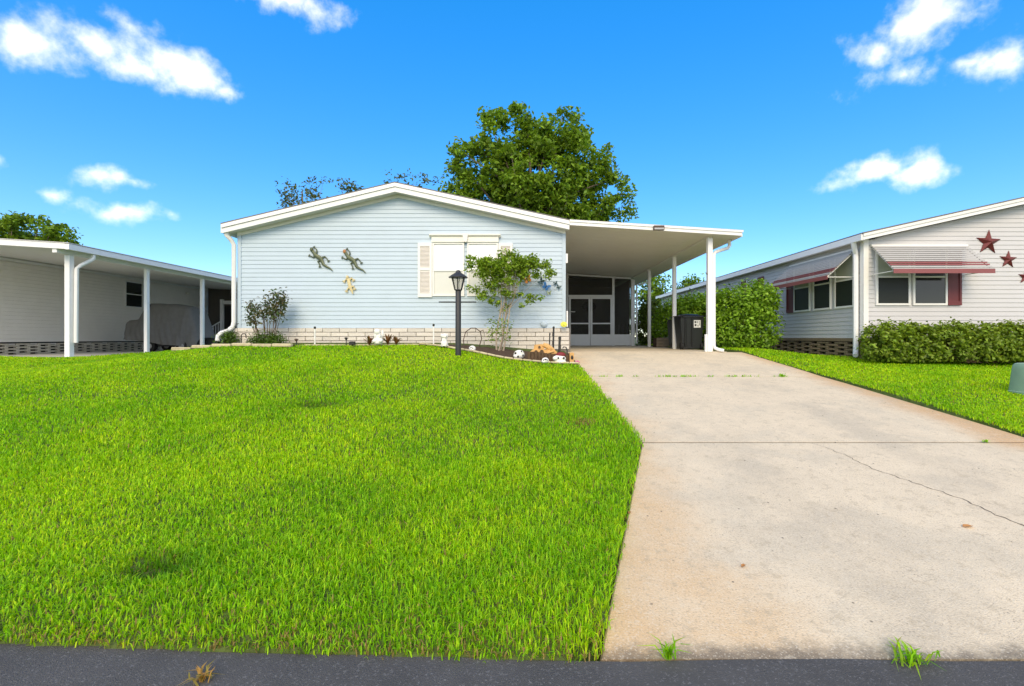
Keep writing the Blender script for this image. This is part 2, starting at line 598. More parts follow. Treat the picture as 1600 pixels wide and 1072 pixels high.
def npmesh(name, V, quads, tris, material, parent=None, tint=None, smooth=False):
    V = np.asarray(V, np.float32)
    org = ORG[parent] if parent is not None else np.array([V[:, 0].mean(), V[:, 1].mean(), V[:, 2].min()])
    me = bpy.data.meshes.new(name)
    me.vertices.add(len(V))
    me.vertices.foreach_set('co', (V - org).astype(np.float32).ravel())
    q = np.asarray(quads, np.int32).reshape(-1, 4)
    t = np.asarray(tris, np.int32).reshape(-1, 3)
    loops = np.concatenate([q.ravel(), t.ravel()])
    me.loops.add(len(loops))
    me.loops.foreach_set('vertex_index', loops)
    starts = np.concatenate([np.arange(len(q)) * 4, len(q) * 4 + np.arange(len(t)) * 3]).astype(np.int32)
    me.polygons.add(len(q) + len(t))
    me.polygons.foreach_set('loop_start', starts)
    if smooth:
        me.polygons.foreach_set('use_smooth', np.ones(len(starts), bool))
    me.update(calc_edges=True)
    me.validate()
    me.materials.append(MATS[material])
    if tint is not None:
        a = me.attributes.new('tint', 'FLOAT_COLOR', 'POINT')
        c = np.ones((len(V), 4), np.float32)
        c[:, :3] = tint
        a.data.foreach_set('color', c.ravel())
    return link_mesh(name, me, parent, org)


def unit(a):
    return a / np.maximum(np.linalg.norm(a, axis=1, keepdims=True), 1e-9)


def palette(n, cols, jitter=.18, rng=RNG):
    cols = np.array(cols)
    i = rng.integers(0, len(cols), n)
    j = rng.integers(0, len(cols), n)
    w = rng.random((n, 1))
    return np.clip((cols[i] * w + cols[j] * (1 - w)) * (1 + rng.normal(0, jitter * 1.3, (n, 1))), .003, .9)


def leaf_cloud(C, L, W, cols, up=.35, outward=None, rng=RNG):
    """one folded rhombus leaf at each centre C; returns verts, quads, tint"""
    n = len(C)
    nor = rng.normal(0, 1, (n, 3))
    nor[:, 2] = np.abs(nor[:, 2]) + up
    if outward is not None:
        nor += outward * .9
    nor = unit(nor)
    t = unit(np.cross(nor, rng.normal(0, 1, (n, 3))))
    s = np.cross(nor, t)
    l = (L * rng.uniform(.65, 1.3, (n, 1)))
    w = (W * rng.uniform(.7, 1.25, (n, 1)))
    V = np.empty((n, 4, 3))
    V[:, 0] = C - t * l / 2
    V[:, 1] = C + s * w / 2 + nor * w * .18
    V[:, 2] = C + t * l / 2 - nor * l * .12
    V[:, 3] = C - s * w / 2 + nor * w * .18
    q = np.arange(n * 4).reshape(n, 4)
    tint = np.repeat(palette(n, cols, rng=rng), 4, axis=0)
    return V.reshape(-1, 3), q, tint


# ------------------------------------------------------------------ ground
def sst(v, a, b):
    t = np.clip((np.asarray(v, float) - a) / (b - a), 0, 1)
    return t * t * (3 - 2 * t)


ROAD_Z, EDGE_Y = -1.15, 2.24


def road_edge(x):
    x = np.asarray(x, float)
    return EDGE_Y + .045 * np.clip(-x, 0, 8) ** 1.0


def drive_z(y):
    return np.minimum(ROAD_Z + .1242 * np.maximum(np.asarray(y, float) - EDGE_Y, 0), 0.0)


def ground_z(x, y):
    x = np.asarray(x, float); y = np.asarray(y, float)
    z = drive_z(y) - .004 + .03 * sst(y - road_edge(x), 0, .35)
    z = z + .20 * sst(x, 1.2, -2.0) * sst(y, 3.5, 10.2)
    z = z - .40 * sst(x, -6.2, -10.5) * sst(y, 6, 11.5)
    z = z - .16 * sst(x, 5.6, 7.6) * sst(y, 7.5, 11.2)
    hump = .02 * np.sin(x * 1.3 + 1.0) * np.sin(y * 1.1) * sst(y, 2.6, 4.0)
    hole = -.09 * np.exp(-(((x + 2.2) / .16) ** 2 + ((y - 2.88) / .09) ** 2)) - .10 * np.exp(-(((x + 2.73) / .22) ** 2 + ((y - 6.3) / .12) ** 2))
    return z + hump + hole


def drive_left(y):
    y = np.asarray(y, float)
    return np.where(y < 5.2, .36 + (y - EDGE_Y) / 2.96 * .94, 1.30 - (y - 5.2) * .035)


def drive_right(y):
    y = np.asarray(y, float)
    return np.where(y < 5.2, 5.62 + (5.2 - y) * .30, 5.62 - (y - 5.2) * .058)


def build_terrain():
    xs = np.unique(np.concatenate([np.linspace(-300, -20, 15), np.linspace(-20, 20, 201), np.linspace(20, 300, 15)]))
    ys = np.unique(np.concatenate([np.linspace(2.0, 2.2, 3), np.linspace(2.22, 2.8, 30), np.linspace(2.85, 14, 112), np.linspace(14, 40, 27), np.linspace(40, 600, 15)]))
    X, Y = np.meshgrid(xs, ys)
    Z = ground_z(X, Y)
    inside = (X > drive_left(Y) - .03) & (X < drive_right(Y) + .03) & (Y < 21)
    Z = np.where(inside, np.minimum(Z, drive_z(Y)) - .16, Z)
    Z = np.where(Y < road_edge(X) - .012, ROAD_Z - .10, Z)
    Z = np.where((X < -11.85) & (Y > 12.2), np.minimum(Z, -.32), Z)
    V = np.stack([X, Y, Z], -1).reshape(-1, 3)
    nx, ny = len(xs), len(ys)
    idx = np.arange(nx * ny).reshape(ny, nx)
    q = np.stack([idx[:-1, :-1], idx[:-1, 1:], idx[1:, 1:], idx[1:, :-1]], -1).reshape(-1, 4)
    o = npmesh('lawn_ground', V, q, [], 'soil', smooth=True)
    tag(o, 'soil of the sloping lawn under the grass', None, kind='structure')


build_terrain()

# road: one long sheet whose edge follows the lawn
rm = MB()
ex = [-120, -30, -12] + list(np.linspace(-8, 8, 33)) + [12, 30, 120]
vs = [(x, -9.0, ROAD_Z - .02) for x in ex] + [(x, float(road_edge(x)) - .004 + .012 * sin(x * 9) * (abs(x) < 9), ROAD_Z - .004) for x in ex] + [(x, float(road_edge(x)) + .05, ROAD_Z - .09) for x in ex]
n = len(ex)
rm.add(vs, [(i, i + 1, n + i + 1, n + i) for i in range(n - 1)] + [(n + i, n + i + 1, 2 * n + i + 1, 2 * n + i) for i in range(n - 1)])
tag(rm.build('road', 'asphalt'), 'dark grey asphalt road along the bottom of the photo', kind='structure')
fm = MB()
fm.box(-120, 120, -60, -8.99, ROAD_Z - .5, ROAD_Z - .03)
tag(fm.build('verge', 'soil'), 'ground on the far side of the road', kind='structure')

# driveway: three poured slabs with open joints
drive = thing('driveway', (3.3, 6.5, -.6), 'pale concrete driveway stained orange along its edges', None)
del drive['label']
tag(drive, 'pale concrete driveway stained orange along its edges', kind='structure')


def slab(y0, y1, nseg=6, thick=.14):
    b = MB()
    ys = np.linspace(y0, y1, nseg + 1)
    vs = []
    for y in ys:
        l, r = float(drive_left(y)), float(drive_right(y))
        z = float(drive_z(y))
        c = .012
        e = c if y in (ys[0], ys[-1]) else 0
        vs += [(l, y, z - thick), (l, y, z - c - e), (l + c, y, z - e * .6), (r - c, y, z - e * .6), (r, y, z - c - e), (r, y, z - thick)]
    fs = []
    for i in range(nseg):
        for k in range(5):
            fs.append((i * 6 + k, i * 6 + k + 1, (i + 1) * 6 + k + 1, (i + 1) * 6 + k))
    fs.append(tuple(range(5, -1, -1)))
    fs.append(tuple(range(nseg * 6, nseg * 6 + 6)))
    fs = [tuple(reversed(f)) for f in fs]
    b.add(vs, fs)
    return b.build('slab', 'driveway_concrete', drive)


slab(EDGE_Y + .008, 5.184)
slab(5.212, 8.64)
slab(8.656, 11.49)
b = MB()
b.box(1.04, float(drive_right(11.5)) - .35, 11.5, 25.0, -.14, .001)
b.build('slab', 'driveway_concrete', drive)
for yj, w in ((5.198, .013), (8.648, .009)):
    b = MB()
    b.add([(float(drive_left(yj)), yj - w, float(drive_z(yj)) - .012), (float(drive_right(yj)), yj - w, float(drive_z(yj)) - .012), (float(drive_right(yj)), yj + w, float(drive_z(yj)) - .010), (float(drive_left(yj)), yj + w, float(drive_z(yj)) - .010)], [(0, 1, 2, 3)])
    b.build('joint_filler', 'tyre', drive)
# the crack in the apron slab
ck = MB()
pts = []
p0, p1 = Vector(P(1265, 692, 5.17)), Vector(P(1610, 874, 3.2))
p1.y, p1.x = 3.42, 3.62
rr = random.Random(5)
for i in range(41):
    t = i / 40
    y = p0.y + (p1.y - p0.y) * t
    x = p0.x + (p1.x - p0.x) * t + .035 * sin(t * 11) + rr.uniform(-.018, .018)
    pts.append((x, y))
for i in range(40):
    (xa, ya), (xb, yb) = pts[i], pts[i + 1]
    wa = .0022 + .004 * (i / 40) * (1 + .6 * sin(i * 2.3))
    ck.add([(xa - wa, ya, float(drive_z(ya)) + .002), (xa + wa, ya, float(drive_z(ya)) + .002), (xb + wa, yb, float(drive_z(yb)) + .002), (xb - wa, yb, float(drive_z(yb)) + .002)], [(0, 1, 2, 3)])
ck.build('crack', 'crack_dark', drive)


# mulch bed in front of the house
def bed_edge(x):
    """front edge (y) of the planting bed"""
    x = np.asarray(x, float)
    return 10.72 + .30 * sst(x, -5.3, -5.0) - .72 * sst(x, -2.6, -1.2) - .50 * sst(x, -1.5, -.2) - .04 * sst(x, -.2, 1.1)


bm_ = MB()
xs = np.linspace(-7.6, 1.10, 60)
rows = 5
vs = []
for x in xs:
    e = float(bed_edge(x))
    for k in range(rows):
        y = e + (11.52 - e) * k / (rows - 1)
        vs.append((x, y, float(ground_z(x, min(y, 10.9))) + .025 + .012 * sin(x * 13 + k * 2)))
bm_.add(vs, [(i * rows + k, (i + 1) * rows + k, (i + 1) * rows + k + 1, i * rows + k + 1) for i in range(len(xs) - 1) for k in range(rows - 1)])
tag(bm_.build('mulch_bed', 'mulch', smooth=True), 'brown mulch of the planting bed in front of the house', kind='structure')

# neighbour's carport slab
b = MB()
b.box(-17.2, -11.95, 12.3, 30, -.40, -.235)
tag(b.build('neighbour_slab', 'slab_plain'), 'grey concrete slab under the neighbouring carport', kind='structure')


# ------------------------------------------------------------------ grass
def blades(pts, h, w, cols, lean=.5, tint_shift=None, rng=RNG):
    n = len(pts)
    az = rng.uniform(0, 2 * pi, n)
    d = np.stack([np.cos(az), np.sin(az), np.zeros(n)], 1)
    s = np.stack([-np.sin(az + rng.normal(0, .6, n)), np.cos(az), np.zeros(n)], 1)
    s = unit(s)
    ln = rng.uniform(.1, 1.0, (n, 1)) * lean
    h = np.asarray(h).reshape(-1, 1) * rng.uniform(.55, 1.2, (n, 1))
    w = np.asarray(w).reshape(-1, 1) * rng.uniform(.7, 1.2, (n, 1)) / 2
    up = np.array([[0, 0, 1.0]])
    mid = pts + up * h * .6 + d * h * ln * .35
    tip = pts + up * h * (1 - .35 * ln) + d * h * ln * 1.0
    V = np.empty((n, 5, 3))
    V[:, 0] = pts - s * w * .8
    V[:, 1] = pts + s * w * .8
    V[:, 2] = mid + s * w
    V[:, 3] = mid - s * w
    V[:, 4] = tip
    i = np.arange(n)[:, None] * 5
    q = i + np.array([[0, 1, 2, 3]])
    t = i + np.array([[3, 2, 4]])
    c = palette(n, cols, .14, rng)
    if tint_shift is not None:
        c = c * tint_shift
    return V.reshape(-1, 3), q, t, np.repeat(np.clip(c, .003, .9), 5, axis=0)


GREENS = [(0.235, 0.533, 0.005), (0.305, 0.608, 0.007), (0.171, 0.431, 0.005), (0.407, 0.634, 0.009)]


def lownoise(x, y):
    return (np.sin(x * .9 + 1.3 * np.sin(y * .7)) + np.sin(y * 1.7 + 1.1 * np.sin(x * 1.1 + 2)) + .7 * np.sin(x * 2.9 - y * 2.3) + .5 * np.sin(x * 6.1 + y * 4.7)) / 3.2


def scatter(x0, x1, y0, y1, dens, keep):
    n = int((x1 - x0) * (y1 - y0) * dens)
    x = RNG.uniform(x0, x1, n); y = RNG.uniform(y0, y1, n)
    k = keep(x, y)
    return x[k], y[k]


def keep_left(x, y):
    return (x < drive_left(y) - .006 + RNG.normal(0, .020, len(x))) & (y > road_edge(x) - .008 + RNG.normal(0, .012, len(x))) & (y < np.where((x > -7.6) & (x < 1.2), bed_edge(x) - .04, 40)) & ~((x < -11.9) & (y > 12.25)) & ~((x > -7.0) & (y > 11))


def keep_right(x, y):
    return (x > drive_right(y) + .004 + RNG.normal(0, .022, len(x))) & (y < 30)


def in_view(x, y, m=1.25):
    return (np.abs(x + .0) < (y * 1.12 + m))


def build_grass(name, keep, bands, label):
    Vs, Qs, Ts, Cs, off = [], [], [], [], 0
    for (x0, x1, y0, y1, dens, h, w) in bands:
        x, y = scatter(x0, x1, y0, y1, dens, keep)
        k = in_view(x, y)
        x, y = x[k], y[k]
        ln = lownoise(x, y)
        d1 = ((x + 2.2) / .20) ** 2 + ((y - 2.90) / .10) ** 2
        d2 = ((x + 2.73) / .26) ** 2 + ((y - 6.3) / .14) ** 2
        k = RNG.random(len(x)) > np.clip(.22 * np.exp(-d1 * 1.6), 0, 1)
        k &= RNG.random(len(x)) > .20 * np.clip(lownoise(x * 2.1 + 7, y * 2.4 + 3) + .2, 0, 1)
        edge = np.minimum(np.abs(y - road_edge(x)), 1)
        x, y, ln, d1, d2, edge = x[k], y[k], ln[k], d1[k], d2[k], edge[k]
        pts = np.stack([x, y, ground_z(x, y) - .004], 1)
        hh = h * (1 + .28 * ln) * (1 + .5 * np.exp(-d1 * .6) + .3 * np.exp(-d2)) * (.72 + .28 * np.clip(edge / .12, 0, 1))
        sh = np.ones((len(x), 3))
        yel = np.clip(.5 + .9 * lownoise(x * .8 + 4, y * .8 + 9) + .35 * np.sin(y * 3.1 + .5 * np.sin(x * .9)) * lownoise(x * .4, y * .3) + .5 * lownoise(x * 3.3 + 2, y * 3.7), 0, 1)[:, None]
        sh *= .92 + yel * np.array([[.50, .20, .2]])
        dark = np.clip(np.exp(-d1 * .75) + np.exp(-d2), 0, 1)[:, None]  # shade of the two lawn hollows, painted into the blade colour
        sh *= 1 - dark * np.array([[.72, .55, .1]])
        straw = (RNG.random(len(x)) < (.018 + .30 * np.exp(-edge / .09))).astype(float)[:, None]
        bare = np.exp(-(((x - .72) / .14) ** 2 + ((y - 5.75) / .12) ** 2))[:, None]
        straw = np.maximum(straw, (RNG.random((len(x), 1)) < bare * .6).astype(float))
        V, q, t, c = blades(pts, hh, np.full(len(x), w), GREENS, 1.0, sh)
        st5 = np.repeat(straw, 5, axis=0)
        c = c * (1 - st5) + st5 * np.array([[.42, .30, .10]]) * RNG.uniform(.6, 1.1, (len(c), 1))
        Vs.append(V); Qs.append(q + off); Ts.append(t + off); Cs.append(c)
        off += len(V)
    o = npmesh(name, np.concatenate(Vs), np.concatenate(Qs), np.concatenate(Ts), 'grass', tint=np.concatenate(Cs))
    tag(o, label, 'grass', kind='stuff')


build_grass('lawn_grass', keep_left, [
    (-6, 1.4, 2.2, 3.3, 9000, .062, .0068), (-7, 1.4, 3.3, 4.6, 6800, .060, .0075), (-9, 1.5, 4.6, 6.5, 4200, .058, .009),
    (-12, 1.5, 6.5, 9.0, 2600, .052, .012), (-15, 1.5, 9.0, 13.0, 1600, .052, .017), (-12, -6.5, 13.0, 22, 500, .06, .025)],
    'bright green mown grass of the front lawn beside the driveway')
build_grass('side_lawn_grass', keep_right, [
    (5, 9.5, 4.0, 6.5, 4200, .058, .009), (5, 12, 6.5, 9.0, 2600, .052, .012), (5, 15, 9.0, 11.6, 1600, .052, .017), (5, 8, 11.6, 20, 500, .06, .025)],
    'green grass strip between the driveway and the hedge on the right')


def tuft(name, x, y, n, h, spread, label, cols, lean=1.2, z=None, cat='weed', group=None, w=.009):
    r = np.abs(RNG.normal(0, spread, n)); a = RNG.uniform(0, 2 * pi, n)
    px, py = x + r * np.cos(a), y + r * np.sin(a) * .6
    pz = np.full(n, z if z is not None else float(drive_z(y)))
    V, q, t, c = blades(np.stack([px, py, pz], 1), np.full(n, h), np.full(n, w), cols, lean)
    return tag(npmesh(name, V, q, t, 'grass', tint=c), label, cat, group)


tuft('weed', *P(1045, 1030, 2.24)[:2], 34, .10, .02, 'green weed tuft at the driveway foot, nearer the front lawn', GREENS, 1.4, ROAD_Z + .0)
tuft('weed', *P(1424, 1036, 2.22)[:2], 60, .075, .05, 'wider flattened weed clump at the driveway foot, farther right', GREENS + [(.30, .30, .05)], 1.9, ROAD_Z + .0)
tuft('dead_grass_clump', *P(318, 1064, 2.10)[:2], 28, .055, .03, 'dry straw-coloured grass clump lying on the asphalt', [(.48, .28, .07), (.40, .26, .08), (.30, .26, .06)], 2.0, ROAD_Z - .003, 'grass clump')
rr = random.Random(11)
xj = []
for i in range(26):
    xx = rr.uniform(1.25, 3.9) if i % 5 else rr.uniform(3.9, 5.3)
    xj.append(xx)
Vs, Qs, Ts, Cs, off = [], [], [], [], 0
for xx in xj:
    nn = rr.randint(4, 12)
    pts = np.stack([xx + RNG.normal(0, .03, nn), 8.648 + RNG.normal(0, .006, nn), np.full(nn, float(drive_z(8.65)) - .01)], 1)
    V, q, t, c = blades(pts, np.full(nn, .05), np.full(nn, .012), GREENS, 1.3)
    Vs.append(V); Qs.append(q + off); Ts.append(t + off); Cs.append(c); off += len(V)
tag(npmesh('joint_grass', np.concatenate(Vs), np.concatenate(Qs), np.concatenate(Ts), 'grass', tint=np.concatenate(Cs)), 'grass sprouting along the farther driveway joint', 'grass', kind='stuff')
tuft('weed', *P(1222, 588, 8.62)[:2], 40, .07, .03, 'low weed patch on the farther joint near the right driveway edge', GREENS, 1.5, float(drive_z(8.62)))
tuft('weed', *P(1540, 694, 5.19)[:2], 24, .04, .02, 'tiny weed on the nearer joint at the right', GREENS, 1.5, float(drive_z(5.19)))


def leaf_litter(px, py, d, L, rot, label):
    x, y, _ = P(px, py, d)
    z = float(drive_z(y))
    b = MB()
    c, s = cos(rot), sin(rot)
    pts = [(-.5, 0, .006), (-.2, .22, .016), (.25, .20, .014), (.5, 0, .006), (.25, -.2, .018), (-.2, -.22, .012), (0, 0, .004)]
    vs = [(x + (a * c - bb * s) * L, y + (a * s + bb * c) * L, z + zz) for a, bb, zz in pts]
    b.add(vs, [(6, 0, 1), (6, 1, 2), (6, 2, 3), (6, 3, 4), (6, 4, 5), (6, 5, 0)])
    tag(b.build('fallen_leaf', 'dry_leaf'), label, 'leaf')


leaf_litter(1512, 848, 3.42, .085, .1, 'brown fallen leaf on the apron slab beside the crack')
leaf_litter(1162, 916, 2.95, .05, .6, 'small brown leaf scrap in the middle of the apron slab')
leaf_litter(984, 822, 3.62, .045, .9, 'small brown leaf scrap at the lawn edge of the apron slab')


# ------------------------------------------------------------------ siding
LAP = .1016


def lap_wall(name, axis, plane, a0, a1, z0, ztop, sign, material, parent, depth=.013, lap=LAP, bottom=None):
    """horizontal lap siding on the plane (axis 1: y = plane, facing sign*y; axis 0: x = plane). ztop(a) is the top line"""
    b = MB()
    samples = np.linspace(a0, a1, 121)
    tops = np.array([ztop(a) for a in samples])
    z = z0
    zmax = tops.max()
    while z < zmax - .005:
        z1 = min(z + lap, zmax)
        lo = samples[tops >= z - 1e-6]
        hi = samples[tops >= z1 - 1e-6]
        if len(lo) < 2:
            break
        if len(hi) < 2:
            m = samples[np.argmax(tops)]; hi = [m - .02, m + .02]
        l0, l1, h0, h1 = lo[0], lo[-1], hi[0], hi[-1]

        def mk(a, off, zz):
            return (a, plane + sign * off, zz) if axis == 1 else (plane + sign * off, a, zz)
        vs = [mk(l0, .001, z), mk(l1, .001, z), mk(l1, depth, z), mk(l0, depth, z), mk(l1, depth, z + .006), mk(l0, depth, z + .006), mk(h1, .001, z1), mk(h0, .001, z1)]
        fs = [(0, 1, 2, 3), (3, 2, 4, 5), (5, 4, 6, 7)]
        b.add(vs, fs)
        z += lap
    return b.build(name, material, parent)


def window_unit(house, axis, plane, a0, a1, z0, z1, sign, rail, upper='window_dark', lower='window_screen', fw=.045, out=.035, frame_mat='white_trim'):
    """double-hung window: frame (name window) > sash_rail, pane, pane"""
    def bx(b, aa, bb, o0, o1, za, zb):
        lo, hi = sorted((plane + sign * o0, plane + sign * o1))
        if axis == 1: b.box(aa, bb, lo, hi, za, zb)
        else: b.box(lo, hi, aa, bb, za, zb)
    f = MB()
    bx(f, a0, a0 + fw, 0, out, z0, z1); bx(f, a1 - fw, a1, 0, out, z0, z1)
    bx(f, a0 + fw, a1 - fw, 0, out - .001, z0, z0 + fw); bx(f, a0 + fw, a1 - fw, 0, out - .001, z1 - fw, z1)
    w = f.build('window', frame_mat, house)
    r = MB(); bx(r, a0 + fw, a1 - fw, .004, out - .006, rail - .02, rail + .02); r.build('sash_rail', frame_mat, w)
    g = MB(); bx(g, a0 + fw, a1 - fw, .017, .020, rail + .02, z1 - fw); g.build('pane', upper, w)
    g = MB(); bx(g, a0 + fw, a1 - fw, .019, .022, z0 + fw, rail - .02); g.build('pane', lower, w)
    return w


# ------------------------------------------------------------------ the blue house
D = 11.5
house = thing('mobile_house', (-2.9, 17, 0), 'pale blue lap-sided house with white gable trim and brick skirting', 'house')
RX, RZ = -2.97, 3.95


def roof_top(x):
    return RZ - (.240 if x < RX else .217) * abs(x - RX)


WX0, WX1 = -6.81, 1.03
lap_wall('siding', 1, D, WX0 + .08, WX1 - .07, .572, lambda a: roof_top(a) - .245, -1, 'siding_blue', house)
b = MB()
b.box(WX0, WX1, D + .004, D + 14, 0, 2.80)
b.prism([(WX0 + .01, 2.8), (WX1 - .01, 2.8), (WX1 - .01, roof_top(WX1) - .20), (RX, RZ - .20), (WX0 + .01, roof_top(WX0) - .20)], 1, D + .004, D + 14)
b.build('wall', 'siding_blue', house)
for x0, x1 in ((WX0, WX0 + .085), (WX1 - .075, WX1 + .01)):
    b = MB(); b.box(x0, x1, D - .026, D + .003, .572, roof_top(x0) - .23); b.build('corner_trim', 'siding_blue', house)
# frieze board under the soffit
FY = D - .30                                   # plane of the front fascia
for xa, xb in ((WX0, RX), (RX, WX1)):
    b = MB()
    b.prism([(xa, roof_top(xa) - .262), (xb, roof_top(xb) - .262), (xb, roof_top(xb) - .188), (xa, roof_top(xa) - .188)], 1, D - .034, D + .003)
    b.build('frieze', 'cream_trim', house)
EX0, EX1 = -7.00, 1.10
for xa, xb in ((EX0, RX), (RX, EX1)):
    b = MB()                                   # soffit
    b.prism([(xa, roof_top(xa) - .186), (xb, roof_top(xb) - .186), (xb, roof_top(xb) - .170), (xa, roof_top(xa) - .170)], 1, FY + .02, D + .5)
    b.build('soffit', 'soffit', house)
    b = MB()                                   # fascia in two steps
    b.prism([(xa, roof_top(xa) - .20), (xb, roof_top(xb) - .20), (xb, roof_top(xb) - .085), (xa, roof_top(xa) - .085)], 1, FY, FY + .02)
    fa = b.build('fascia', 'white_metal', house)
    b = MB()
    b.prism([(xa - .02 * (xa == EX0), roof_top(xa) - .084), (xb, roof_top(xb) - .084), (xb, roof_top(xb)), (xa - .02 * (xa == EX0), roof_top(xa))], 1, FY - .028, FY + .02)
    b.build('drip_edge', 'white_metal', fa)
    b = MB()                                   # roof slope
    b.prism([(xa - .03 * (xa == EX0), roof_top(xa) + .001), (xb, roof_top(xb) + .001), (xb, roof_top(xb) + .03), (xa - .03 * (xa == EX0), roof_top(xa) + .03)], 1, FY - .02, D + 14.3)
    b.build('roof', 'shingle', house)
b = MB()                                       # side eave fascia and soffit on the far left
b.box(EX0 - .05, EX0 + .04, FY + .021, D + 14, roof_top(EX0) - .19, roof_top(EX0) - .005)
b.build('gutter', 'white_metal', house)
b = MB(); b.box(EX0 + .041, WX0, D + .001, D + 14, roof_top(EX0) - .15, roof_top(EX0) - .13); b.build('soffit', 'soffit', house)

# the skirting of pale slump bricks, each its own piece
b = MB(); b.box(WX0 - .08, WX1 + .12, D - .016, D + .003, -.05, .570)
skirt = b.build('skirting', 'mortar', house)


def brick_mesh(name, L, H, T, material, seed, c=.006):
    r = random.Random(seed)
    b = MB()
    b.cbox(-L / 2, L / 2, -T, 0, 0, H, c)
    b.v = [(x + r.uniform(-.002, .002), y + r.uniform(-.003, .003), z + r.uniform(-.0015, .0015)) for x, y, z in b.v]
    me = bpy.data.meshes.new(name)
    me.from_pydata(b.v, [], b.f)
    me.materials.append(MATS[material])
    return me


def place(name, me, loc, parent, rotz=0):
    o = bpy.data.objects.new(name, me)
    COL.objects.link(o)
    o.parent = parent
    o.location = np.array(loc) - ORG[parent]
    o.rotation_euler = (0, 0, rotz)
    return o


bricks = [brick_mesh('brick', .394, .090, .034, 'brick_pale', s) for s in range(5)]
halves = [brick_mesh('half_brick', .19, .090, .034, 'brick_pale', s + 20) for s in range(2)]
for row in range(5):
    z = .572 - .1025 * (row + 1) + .006
    x = WX0 - .09 + (.10 if row % 2 else .30)
    if row % 2 == 0:
        place('brick', halves[row % 2], (x - .30, D - .012, z), skirt)
    while x + .2 < WX1 + .16:
        place('brick', random.choice(bricks), (x, D - .012, z + random.uniform(-.002, .002)), skirt)
        x += .4064
    if x - .2 < WX1 - .02:
        place('brick', halves[1], (x - .10, D - .012, z), skirt)
# window pair with header and louvred shutters
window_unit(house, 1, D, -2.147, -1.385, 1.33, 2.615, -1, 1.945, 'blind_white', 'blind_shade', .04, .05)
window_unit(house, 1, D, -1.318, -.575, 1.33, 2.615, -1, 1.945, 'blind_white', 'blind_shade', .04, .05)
b = MB()
b.box(-2.16, -.565, D - .075, D, 2.618, 2.735)
b.prism([(D - .075, 2.735), (D, 2.735), (D, 2.80), (D - .12, 2.80), (D - .12, 2.775)], 0, -2.21, -.515)
hd = b.build('window_header', 'cream_trim', house)
b = MB(); b.prism([(-1.39, 2.612), (-1.315, 2.612), (-1.285, 2.805), (-1.42, 2.805)], 1, D - .135, D - .02); b.build('keystone', 'cream_trim', hd)
for x0, x1 in ((-2.49, -2.155), (-.567, -.232)):
    b = MB()
    b.box(x0, x0 + .055, D - .055, D - .012, 1.305, 2.60); b.box(x1 - .055, x1, D - .055, D - .012, 1.305, 2.60)
    for za, zb in ((1.305, 1.40), (1.945, 2.02), (2.525, 2.60)):
        b.box(x0 + .055, x1 - .055, D - .054, D - .013, za, zb)
    b.box(x0 + .055, x1 - .055, D - .025, D - .015, 1.40, 2.525)
    sh = b.build('shutter', 'white_trim', house)
    lv = MB()
    z = 1.41
    while z < 2.51:
        if not (1.915 < z < 2.025):
            lv.add([(x0 + .055, D - .050, z), (x1 - .055, D - .050, z), (x1 - .055, D - .028, z + .028), (x0 + .055, D - .028, z + .028), (x0 + .055, D - .046, z - .004), (x1 - .055, D - .046, z - .004)], [(0, 1, 2, 3), (4, 5, 1, 0)])
        z += .031
    lo = lv.build('louvres', 'shutter_cream', sh)
    tag(lo, kind='stuff')
# downspout on the left corner
ds = MB()
ds.tube([(-6.96, FY + .09, 2.84), (-6.96, FY + .09, 2.76), (-6.90, FY + .17, 2.66), (-6.86, FY + .22, 2.55), (-6.86, FY + .22, .72), (-6.88, FY + .21, .60), (-6.96, FY + .15, .50), (-7.06, FY + .06, .45), (-7.10, FY + .01, .38), (-7.11, FY, .26)], .052, 8, squash=None)
ds.build('downspout', 'white_metal', house, smooth=True)
b = MB(); b.box(WX1 + .012, WX1 + .06, D - .02, D + .09, 2.13, 2.35); b.build('electrical_box', 'white_metal', house)
b = MB(); b.tube([(WX1 + .045, D - .01, .60), (WX1 + .045, D - .01, .98)], .022, 8); b.build('conduit', 'white_metal', house)
b = MB()
b.lathe(0, 0, [(.075, 0), (.078, .05), (.055, .075), (.02, .08)], 14)
b.v = [(.52 + x, D - .016 - z, .67 + y) for x, y, z in b.v]
b.build('vent_hood', 'siding_blue', house, smooth=True)
b = MB(); b.box(-.36, -.08, D - .03, D - .017, 1.02 + .39, 1.02 + .60)
pl = b.build('wall_plaque', 'label_white')
tag(pl, 'small pale wall plaque behind the little tree', 'plaque')
for zz in (1.46, 1.50, 1.54, 1.58):
    bb = MB(); bb.box(-.33, -.11, D - .032, D - .031, zz, zz + .008); bb.build('plaque_line', 'wood_grey', pl)

# ------------------------------------------------------------------ carport of the blue house
cp = thing('carport', (3.1, 15, 0), 'white flat-roofed carport on the right side of the blue house', 'carport')
CX0, CX1 = 1.105, 5.13


def cz(x):                                     # ceiling height
    return 2.97 - .062 * (x - 1.1)


FB, BB = FY, 23.6
b = MB(); b.prism([(CX0, cz(CX0)), (CX1, cz(CX1)), (CX1, cz(CX1) + .105), (CX0, cz(CX0) + .105)], 1, FB, FB + .03)
fa = b.build('fascia', 'white_metal', cp)
b = MB(); b.prism([(CX0, cz(CX0) + .075), (CX1 + .02, cz(CX1) + .075), (CX1 + .02, cz(CX1) + .118), (CX0, cz(CX0) + .118)], 1, FB - .022, FB - .001)
b.build('drip_edge', 'white_metal', fa)
b = MB(); b.prism([(CX0, cz(CX0) + .106), (CX1 + .03, cz(CX1) + .106), (CX1 + .03, cz(CX1) + .128), (CX0, cz(CX0) + .128)], 1, FB - .02, BB)
b.build('roof', 'slab_plain', cp)
b = MB()
b.box(CX1 - .012, CX1 + .022, FB + .031, BB, cz(CX1) - .015, cz(CX1) + .105)
b.build('gutter', 'white_metal', cp)
